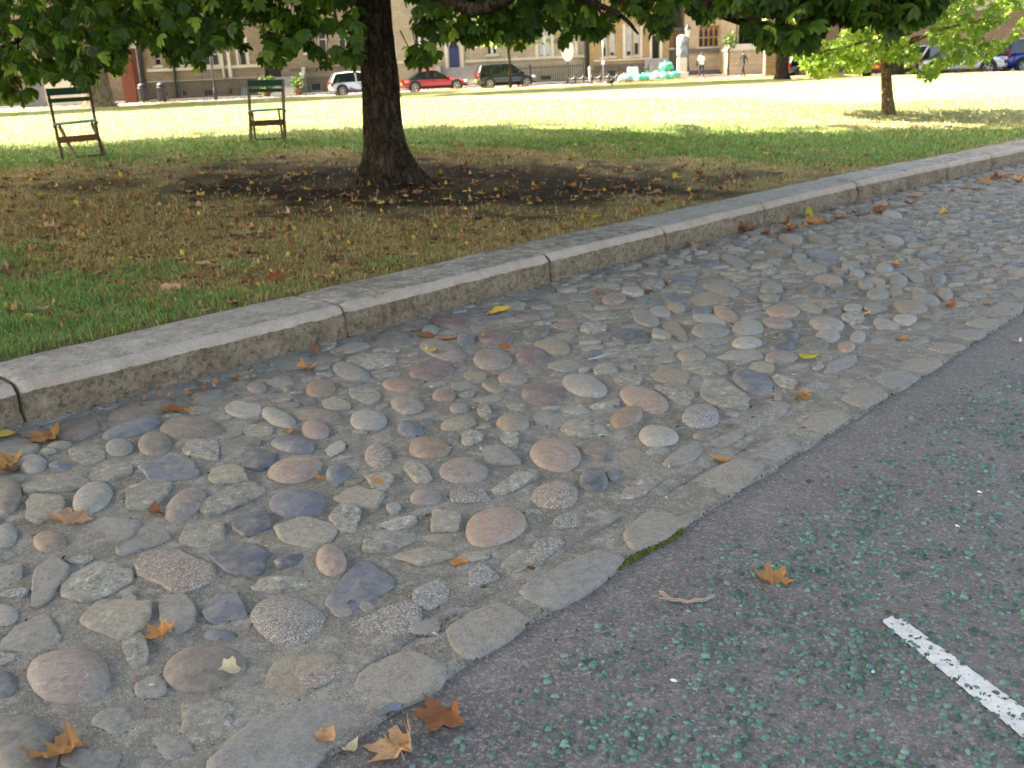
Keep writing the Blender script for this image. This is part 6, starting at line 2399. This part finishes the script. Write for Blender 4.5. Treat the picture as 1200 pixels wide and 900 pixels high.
def car(px, py, y, rot, pm, label, L=4.0, Hc=1.47, Wd=1.72, style='hatch', name="parked_car", z=-.06):
    """nose towards +x before turning"""
    p = at_y(px, py, y)
    t = thing(name, label, "car", (p.x, y, z), radians(rot), "cars parked across the lawn")
    hw = Wd / 2
    belt = .60 * Hc
    S = {'hatch': [(0, .52, .60), (.03, .40, .92), (.14, .30, .97), (.30, .28, 1.0), (.5, .26, 1.0), (.68, .28, .98), (.80, .30, .93), (.93, .34, .80), (1, .46, .64)],
         'coupe': [(0, .52, .60), (.03, .40, .84), (.14, .30, .94), (.30, .28, .97), (.5, .26, .97), (.68, .28, .95), (.80, .30, .90), (.93, .34, .78), (1, .46, .62)]}['coupe' if style == 'coupe' else 'hatch']
    rows = []
    for s, lo, hi in S:
        x = -L / 2 + L * s
        w = hw * (1 - .16 * abs(2 * s - 1) ** 4)
        zl, zh = lo * .75 * .6, belt * hi
        zl = max(.20, zl * .9)
        rows.append([(x, -w * .86, zl), (x, -w, zl + .16), (x, -w * 1.0, (zl + zh) / 2), (x, -w * .97, zh - .10), (x, -w * .88, zh - .015), (x, -w * .45, zh + .035), (x, 0, zh + .05),
                     (x, w * .45, zh + .035), (x, w * .88, zh - .015), (x, w * .97, zh - .10), (x, w, (zl + zh) / 2), (x, w, zl + .16), (x, w * .86, zl)])
    v = [q for r in rows for q in r]
    n = len(rows[0])
    f = []
    for i in range(len(rows) - 1):
        for k in range(n):
            f.append((i * n + k, (i + 1) * n + k, (i + 1) * n + (k + 1) % n, i * n + (k + 1) % n))
    f.append(tuple(range(n)))
    f.append(tuple(range(len(v) - 1, len(v) - n - 1, -1)))
    o = mesh_obj("body", v, f, pm, t, smooth=True)
    md = o.modifiers.new("smooth", 'SUBSURF')
    md.levels = md.render_levels = 1
    # cabin
    if style == 'coupe':
        cab = [(.10, belt * .86), (.30, Hc * .955), (.42, Hc), (.52, Hc * .985), (.72, belt * .96)]
    elif style == 'mpv':
        cab = [(.01, belt * .9), (.07, Hc * .97), (.25, Hc), (.50, Hc), (.60, Hc * .965), (.80, belt * .96)]
    else:
        cab = [(.02, belt * .9), (.10, Hc * .96), (.28, Hc), (.48, Hc), (.58, Hc * .96), (.77, belt * .96)]
    vg, fg, vr, fr = [], [], [], []
    m = len(cab)
    for s, zt in cab:
        x = -L / 2 + L * s
        zb = belt * .93
        k = (zt - belt * .9) / (Hc - belt * .9)
        wt = hw * (.90 - .20 * max(0, k))
        vg += [(x, -hw * .90, zb), (x, -wt, zt - .015), (x, wt, zt - .015), (x, hw * .90, zb)]
        vr += [(x, -wt * 1.02, zt - .03), (x, -wt * .90, zt + .012), (x, wt * .90, zt + .012), (x, wt * 1.02, zt - .03)]
    for i in range(m - 1):
        for k in range(3):
            fg.append((i * 4 + k, (i + 1) * 4 + k, (i + 1) * 4 + k + 1, i * 4 + k + 1))
    go = mesh_obj("cabin_glass", vg, fg, CAR_GLASS, t)
    for i in range(1, m - 2):
        for k in range(3):
            fr.append((i * 4 + k, (i + 1) * 4 + k, (i + 1) * 4 + k + 1, i * 4 + k + 1))
    mesh_obj("roof", vr, fr, pm, t, smooth=True)
    pm2 = pm if style != 'coupe' else TRIM_B
    for sg in (-1, 1):
        for (sa, za), (sb, zb_) in ((cab[0], cab[1]), (cab[-2], cab[-1])):
            MB().bar((-L / 2 + L * (sa if za < zb_ else sb), sg * hw * .885, belt * .94), (-L / 2 + L * (sb if za < zb_ else sa), sg * hw * .705, Hc * .955), .08, .05).build("pillar", pm2, t)
        xm_ = -L / 2 + L * (.44 if style != 'coupe' else .40)
        MB().bar((xm_, sg * hw * .905, belt * .93), (xm_ - .03, sg * hw * .715, Hc * .97), .08, .04).build("pillar", pm2, t)
    for sx in (-.31, .32):
        for sg in (-1, 1):
            wx = L * sx
            MB().tube([(wx, sg * (hw - .16), .33), (wx, sg * (hw + .012), .33)], .40, 20).build("wheel_arch", TRIM_B, t)
            wo = bpy.data.objects.new("wheel", None)
            wo.location = (wx, sg * (hw - .07), .31)
            link(wo, t)
            tb = MB()
            tb.tube([(0, -sg * .1, 0), (0, sg * .105, 0)], .31, 22)
            tb.build("tyre", RUBBER, wo, bevel=.02)
            rb = MB()
            rb.tube([(0, sg * .107, 0), (0, sg * .112, 0)], .20, 20, m=1)
            for k in range(5):
                a = 2 * pi * k / 5
                rb.bar((0, sg * .118, 0), (cos(a) * .205, sg * .118, sin(a) * .205), .05, .02, 0, (0, 1, 0))
            rb.tube([(0, sg * .108, 0), (0, sg * .13, 0)], .05, 10)
            ring = []
            for k in range(20):
                a, b_ = 2 * pi * k / 20, 2 * pi * (k + 1) / 20
                rb.add([(cos(a) * .19, sg * .114, sin(a) * .19), (cos(b_) * .19, sg * .114, sin(b_) * .19), (cos(b_) * .235, sg * .118, sin(b_) * .235), (cos(a) * .235, sg * .118, sin(a) * .235)], [(0, 1, 2, 3), (3, 2, 1, 0)])
            rb.build("rim", [ALLOY, TRIM_B], wo)
    for sg in (-1, 1):
        zl = belt * (.80 if style != 'mpv' else .95)
        MB().box(-L / 2 - .006 + .02, -L / 2 + .16, sg * hw * .80 - .09, sg * hw * .80 + .09, zl - .16, zl + .16).build("tail_light", LAMP_R, t, bevel=.03)
        MB().box(L / 2 - .24, L / 2 - .05, sg * hw * .72 - .14, sg * hw * .72 + .14, belt * .68 - .08, belt * .68 + .09).build("headlight", LAMP_W, t, bevel=.03)
        mi_ = MB().box(L * .20 - .06, L * .20 + .08, sg * hw * 1.02 - .09, sg * hw * 1.02 + .09, belt * .99, belt * .99 + .15).build("mirror", pm, t, bevel=.03)
        MB().box(-.05 * L, .02 * L, sg * (hw + .004) - .012, sg * (hw + .004) + .012, belt * .80, belt * .83).build("door_handle", TRIM_B, t)
    MB().box(-L / 2 - .03, -L / 2 + .06, -.30, .30, .46, .60).build("number_plate", PLATE_Y, t)
    MB().box(L / 2 - .06, L / 2 + .03, -.28, .28, .36, .47).build("number_plate", PLATE_W, t)
    MB().box(L / 2 - .14, L / 2 + .012, -.48, .48, .50, .66).box(L / 2 - .18, L / 2 + .0, -.6, .6, .24, .34).build("grille", TRIM_B, t, bevel=.02)
    MB().box(-L / 2 - .0, -L / 2 + .14, -.62, .62, .24, .36).box(-L * .22, L * .22, -hw * .99, hw * .99, .17, .25).build("lower_trim", TRIM_B, t)
    return t


WHITE_P, RED_P, BLACK_P, BLUE_P = paint("white_paint", (214, 216, 222)), paint("red_paint", (168, 18, 34)), paint("black_paint", (16, 18, 22)), paint("blue_paint", (24, 40, 150))
t = car(420, 100, 70.5, 17, WHITE_P, "white hatchback with faint dark lettering on its door, half behind the big trunk")
deco = MB()
# round mark and a line of small dark lettering strokes on the door, a purple sweep behind the rear wheel
for k in range(14):
    if k in (0, 1):
        continue
    a, b_ = 2 * pi * k / 14, 2 * pi * (k + 1) / 14
    deco.add([(.1 + cos(a) * .13, -.8685, .60 + sin(a) * .13), (.1 + cos(b_) * .13, -.8685, .60 + sin(b_) * .13), (.1 + cos(b_) * .09, -.8685, .60 + sin(b_) * .09), (.1 + cos(a) * .09, -.8685, .60 + sin(a) * .09)], [(0, 1, 2, 3)])
x = .36
for k in range(9):
    w = (.08, .05, .09, .06, .08, .04, .08, .07, .06)[k]
    deco.box(x, x + .025, -.871, -.8685, .54, .66).box(x + .028, x + w, -.871, -.8685, .60, .625)
    x += w + .035
deco.build("door_lettering", simple("grey_lettering", (96, 98, 108), .6), t)
MB().add([(-.78, -.872, .30), (-.2, -.872, .26), (-.3, -.872, .34), (-.74, -.872, .52)], [(0, 1, 2, 3)]).build("sweep_graphic", simple("purple_graphic", (120, 100, 170), .5), t)
car(509, 98, 70.5, 9, RED_P, "red low coupe parked just past the big trunk", L=4.5, Hc=1.38, style='coupe')
car(592, 94, 70.5, 12, BLACK_P, "black tall hatchback parked behind the slender sapling", L=4.05, Hc=1.56, style='mpv')
car(1128, 72, 52, -30, WHITE_P, "white hatchback facing the lawn, nose clear of the young tree's leaves", L=4.0)
car(1216, 70, 54, 4, BLUE_P, "bright blue car at the edge of view with its tail towards the white one", L=4.2, Hc=1.62, style='mpv')
car(1046, 76, 56, 42, RED_P, "red car seen from its tail behind the young tree's trunk", L=4.1, Hc=1.5)
car(1090, 74, 58, 10, paint("silver_paint", (188, 192, 198)), "pale silver car behind the young tree's leaves, between red and white", L=4.3)
car(955, 80, 60.5, 12, BLACK_P, "dark car in the shade behind the young tree's lowest bough", L=4.2, Hc=1.5)


# ------------------------------------------------------------------ people
def person(px, py, y, label, mats, pose, extra=None, z=-.06):
    """one continuous skinned body; mats: skin, shirt, trousers, shoes, hair"""
    p = at_y(px, py, y)
    t = thing("person", label, "person", (p.x, y, z), pose.get('turn', 0))
    s = 1.77 / 1.8
    st_, sw = pose.get('stride', .18), pose.get('swing', .12)
    J = {'pel': (0, 0, .96), 'sp': (0, -.01, 1.14), 'ch': (0, 0, 1.34), 'nb': (0, .005, 1.49), 'nk': (0, -.02, 1.56), 'hd': (0, -.03, 1.66), 'tp': (0, -.02, 1.78)}
    for sg, k in ((-1, 'l'), (1, 'r')):
        fw = sg * st_
        J['hp' + k] = (sg * .10, 0, .92)
        J['kn' + k] = (sg * .105, -fw * .55 - .03, .50)
        J['an' + k] = (sg * .11, -fw + .03, .09)
        J['to' + k] = (sg * .13, -fw - .15, .035)
        J['sh' + k] = (sg * .185, 0, 1.43)
        J['el' + k] = (sg * .255, fw * .5 + .02, 1.15)
        J['wr' + k] = (sg * .27, fw * 1.0 - .08, .92)
        J['ha' + k] = (sg * .27, fw * 1.1 - .11, .82)
    E = [('pel', 'sp'), ('sp', 'ch'), ('ch', 'nb'), ('nb', 'nk'), ('nk', 'hd'), ('hd', 'tp')]
    for k in 'lr':
        E += [('pel', 'hp' + k), ('hp' + k, 'kn' + k), ('kn' + k, 'an' + k), ('an' + k, 'to' + k), ('nb', 'sh' + k), ('sh' + k, 'el' + k), ('el' + k, 'wr' + k), ('wr' + k, 'ha' + k)]
    RAD = {'pel': (.16, .115), 'sp': (.145, .105), 'ch': (.17, .115), 'nb': (.10, .085), 'nk': (.055, .055), 'hd': (.085, .10), 'tp': (.06, .07)}
    for k in 'lr':
        RAD.update({'hp' + k: (.10, .10), 'kn' + k: (.068, .068), 'an' + k: (.05, .05), 'to' + k: (.042, .035), 'sh' + k: (.075, .07), 'el' + k: (.047, .047), 'wr' + k: (.034, .034), 'ha' + k: (.036, .028)})
    names = list(J)
    me = bpy.data.meshes.new("body")
    me.from_pydata([tuple(c * s for c in J[n]) for n in names], [(names.index(a), names.index(b)) for a, b in E], [])
    tmp = bpy.data.objects.new("tmp_body", me)
    COL.objects.link(tmp)
    md = tmp.modifiers.new("skin", 'SKIN')
    md.use_smooth_shade = True
    for i, n in enumerate(names):
        me.skin_vertices[0].data[i].radius = RAD[n]
        me.skin_vertices[0].data[i].use_root = n == 'pel'
    sb = tmp.modifiers.new("sub", 'SUBSURF')
    sb.levels = sb.render_levels = 1
    dg = bpy.context.evaluated_depsgraph_get()
    bm_ = bpy.data.meshes.new_from_object(tmp.evaluated_get(dg))
    bpy.data.objects.remove(tmp)
    bm_.materials.clear()
    for m in mats:
        bm_.materials.append(m)
    for f in bm_.polygons:
        c = f.center
        zz = c.z / s
        arm = abs(c.x) > .205 and zz < 1.32
        if zz > 1.50:
            k = 4 if (zz > 1.70 or (c.y > .0 and zz > 1.58)) else 0
        elif arm:
            k = 0 if zz < pose.get('sleeve', 1.2) else 1
        elif zz > .93:
            k = 1
        elif zz > .10:
            k = 2
        else:
            k = 3
        f.material_index = k
        f.use_smooth = True
    o = bpy.data.objects.new("body", bm_)
    link(o, t)
    if extra:
        extra(t)
    return t


SKIN_D = simple("dark_skin", (92, 64, 50), .6)
HAIR_D = simple("dark_hair", (28, 24, 22), .8)
SHOE_D = simple("dark_shoe", (34, 32, 32), .7)


def bag(t):
    mb = MB().box(-.42, -.22, -.05, .20, .82, 1.22)
    o = mb.build("shoulder_bag", simple("black_bag", (26, 26, 28), .7), t, bevel=.06)
    MB().bar((-.30, .05, 1.2), (-.10, .12, 1.50), .04, .012).build("strap", bpy.data.materials["black_bag"], o)


person(822, 90, 71.5, "person in a white T-shirt and dark jeans walking with a black shoulder bag", [SKIN_D, simple("white_shirt", (224, 222, 226), .8), simple("dark_jeans", (48, 56, 76), .85), SHOE_D, HAIR_D],
       {'stride': .15, 'turn': radians(10), 'sleeve': 1.22}, bag)
person(870.5, 90, 69.5, "person all in dark clothes walking in front of the pale gate block", [SKIN_D, simple("black_top", (26, 26, 30), .85), simple("dark_trousers", (48, 42, 42), .85), SHOE_D, HAIR_D],
       {'stride': .22, 'turn': radians(-68), 'sleeve': 1.1})

# crow on the grass
p = on_lawn(717, 101)
t = thing("crow", "black crow standing on the grass before the white sandwich board", "bird", tuple(p), radians(20))
CROW = simple("crow_black", (22, 22, 26), .5)
mb = MB()
mb.tube([(-.30, 0, .17), (-.16, 0, .19), (-.05, 0, .21), (.06, 0, .25), (.12, 0, .31), (.155, 0, .37), (.19, 0, .39), (.215, 0, .385), (.28, 0, .37)], [.02, .045, .085, .09, .065, .045, .045, .028, .006], 12)
mb.build("body", CROW, t, True)
for sg in (-1, 1):
    MB().add([(.08, sg * .075, .29), (-.06, sg * .105, .26), (-.26, sg * .05, .18), (-.05, sg * .095, .17), (.07, sg * .085, .2)], [(0, 1, 2, 3, 4), (4, 3, 2, 1, 0)]).build("wing", CROW, t)
    MB().tube([(0, sg * .035, .16), (.01, sg * .035, .005), (.05, sg * .035, .003)], [.012, .008, .006], 6).build("leg", CROW, t)

# ================================================================== folding garden chairs on the lawn
M_GREEN = simple("green_slat_paint", (40, 86, 72), .5)
M_GREEN2 = simple("faded_green_slat", (112, 152, 146), .5)
M_FRAME = simple("rusty_green_frame", (92, 72, 46), .6)
M_LEGW = simple("weathered_wood_leg", (142, 118, 86), .7)
M_RUST = simple("brown_stretcher", (120, 74, 46), .7)
M_BARD = simple("dark_foot_bar", (72, 70, 62), .7)


def chair(bl, br, tl, tr, ref, label):
    """upright back frame given by the feet and tops of its two posts; crossing seat legs"""
    c = on_lawn(*ref)
    y = c.y
    A, B = at_y(bl[0], bl[1], y), at_y(br[0], br[1], y + .12)
    C, D = at_y(tl[0], tl[1], y + .10), at_y(tr[0], tr[1], y + .20)
    for q in (A, B):
        q.z = lawn_z(q.x, q.y) + .0
    t = thing("folding_chair", label, "chair", (c.x, c.y, c.z), 0, "green folding chairs on the lawn")
    o = Vector((c.x, c.y, c.z))
    A, B, C, D = A - o, B - o, C - o, D - o
    up_l, up_r = C - A, D - B
    back = Vector((.1, 1, 0)).normalized()

    def post(a, b):
        return MB().bar(a, b, .03, .035).build("leg", M_FRAME, t)
    post(A, C)
    post(B, D)
    # slats of the back
    for s0, s1, m in ((.90, 1.0, M_GREEN), (.80, .86, M_GREEN)):
        mb = MB()
        a0, a1 = A + up_l * s0, A + up_l * s1
        b0, b1 = B + up_r * s0, B + up_r * s1
        k = Vector((0, -.022, 0))
        k2 = Vector((0, -.042, 0))
        mb.add([a0 + k, b0 + k, b1 + k, a1 + k, a0 + k2, b0 + k2, b1 + k2, a1 + k2], [(0, 1, 2, 3), (7, 6, 5, 4), (0, 4, 5, 1), (1, 5, 6, 2), (2, 6, 7, 3), (3, 7, 4, 0)])
        mb.build("back_slat", m, t)
    # seat of slats, towards the viewer
    tw_ = Vector((-c.x, -c.y, 0)).normalized()
    sa, sb = A + up_l * .50, B + up_r * .52
    for i in range(5):
        d0, d1 = -.02 - .085 * i, -.02 - .085 * i - .07
        mb = MB()
        q = [sa - tw_ * d0, sb - tw_ * d0, sb - tw_ * d1, sa - tw_ * d1]
        mb.add(q + [p + Vector((0, 0, .022)) for p in q], [(0, 3, 2, 1), (4, 5, 6, 7), (0, 1, 5, 4), (1, 2, 6, 5), (2, 3, 7, 6), (3, 0, 4, 7)])
        mb.build("seat_slat", M_GREEN2, t)
    # crossing legs: from the front of the seat down behind, as the photo shows them splayed to one side
    return t, A, B, C, D, up_l, up_r, sa, sb, tw_, 0, o


t, A, B, C, D, ul, ur, sa, sb, TW, _, o = chair((73, 186), (118.5, 178), (55, 104), (104, 101), (80, 187), "green slatted folding chair leaning askew on the lawn, the nearer to the lawn's edge")
e1 = at_y(89.5, 187, o.y + .02) - o
e2 = at_y(125, 182, o.y + .14) - o
for e in (e1, e2):
    e.z = lawn_z(e.x + o.x, e.y + o.y) - o.z
s1 = sa.lerp(sb, .06) + Vector((0, .05, -.02))
s2 = sa.lerp(sb, .86) + Vector((0, .05, -.02))
MB().bar(s1, e1, .028, .034).build("leg", M_LEGW, t)
MB().bar(s2, e2, .028, .034).build("leg", M_LEGW, t)
MB().bar(e1.lerp(s1, .06), e2.lerp(s2, .06), .05, .03).build("foot_bar", M_BARD, t)
MB().bar(A + ul * .28 + Vector((0, -.03, 0)), B + ur * .29 + Vector((0, -.03, 0)), .028, .075).build("stretcher", M_RUST, t)
for q in (sa - Vector((.012, 0, .014)), sb + Vector((.012, 0, -.014))):
    MB().bar(q + TW * .42, q - TW * .05, .02, .024).build("seat_rail", M_FRAME, t)

t, A, B, C, D, ul, ur, sa, sb, TW, _, o = chair((294.5, 167), (334, 165), (291, 94), (331, 93), (312, 166), "green slatted folding chair standing upright on the lawn, the one nearer the big trunk")
e1 = at_y(299, 164, o.y + .30) - o
e2 = at_y(331.5, 163, o.y + .40) - o
for e in (e1, e2):
    e.z = lawn_z(e.x + o.x, e.y + o.y) - o.z
s1 = sa.lerp(sb, .08) + TW * .28 + Vector((0, 0, -.02))
s2 = sa.lerp(sb, .84) + TW * .28 + Vector((0, 0, -.02))
MB().bar(s1, e1, .028, .034).build("leg", M_LEGW, t)
MB().bar(s2, e2, .028, .034).build("leg", M_LEGW, t)
MB().bar(e1.lerp(s1, .04), e2.lerp(s2, .04), .05, .03).build("foot_bar", M_BARD, t)
MB().bar(A + ul * .30 + Vector((0, -.03, 0)), B + ur * .31 + Vector((0, -.03, 0)), .028, .075).build("stretcher", M_RUST, t)
for q in (sa - Vector((.012, 0, .014)), sb + Vector((.012, 0, -.014))):
    MB().bar(q + TW * .42, q - TW * .05, .02, .024).build("seat_rail", M_FRAME, t)
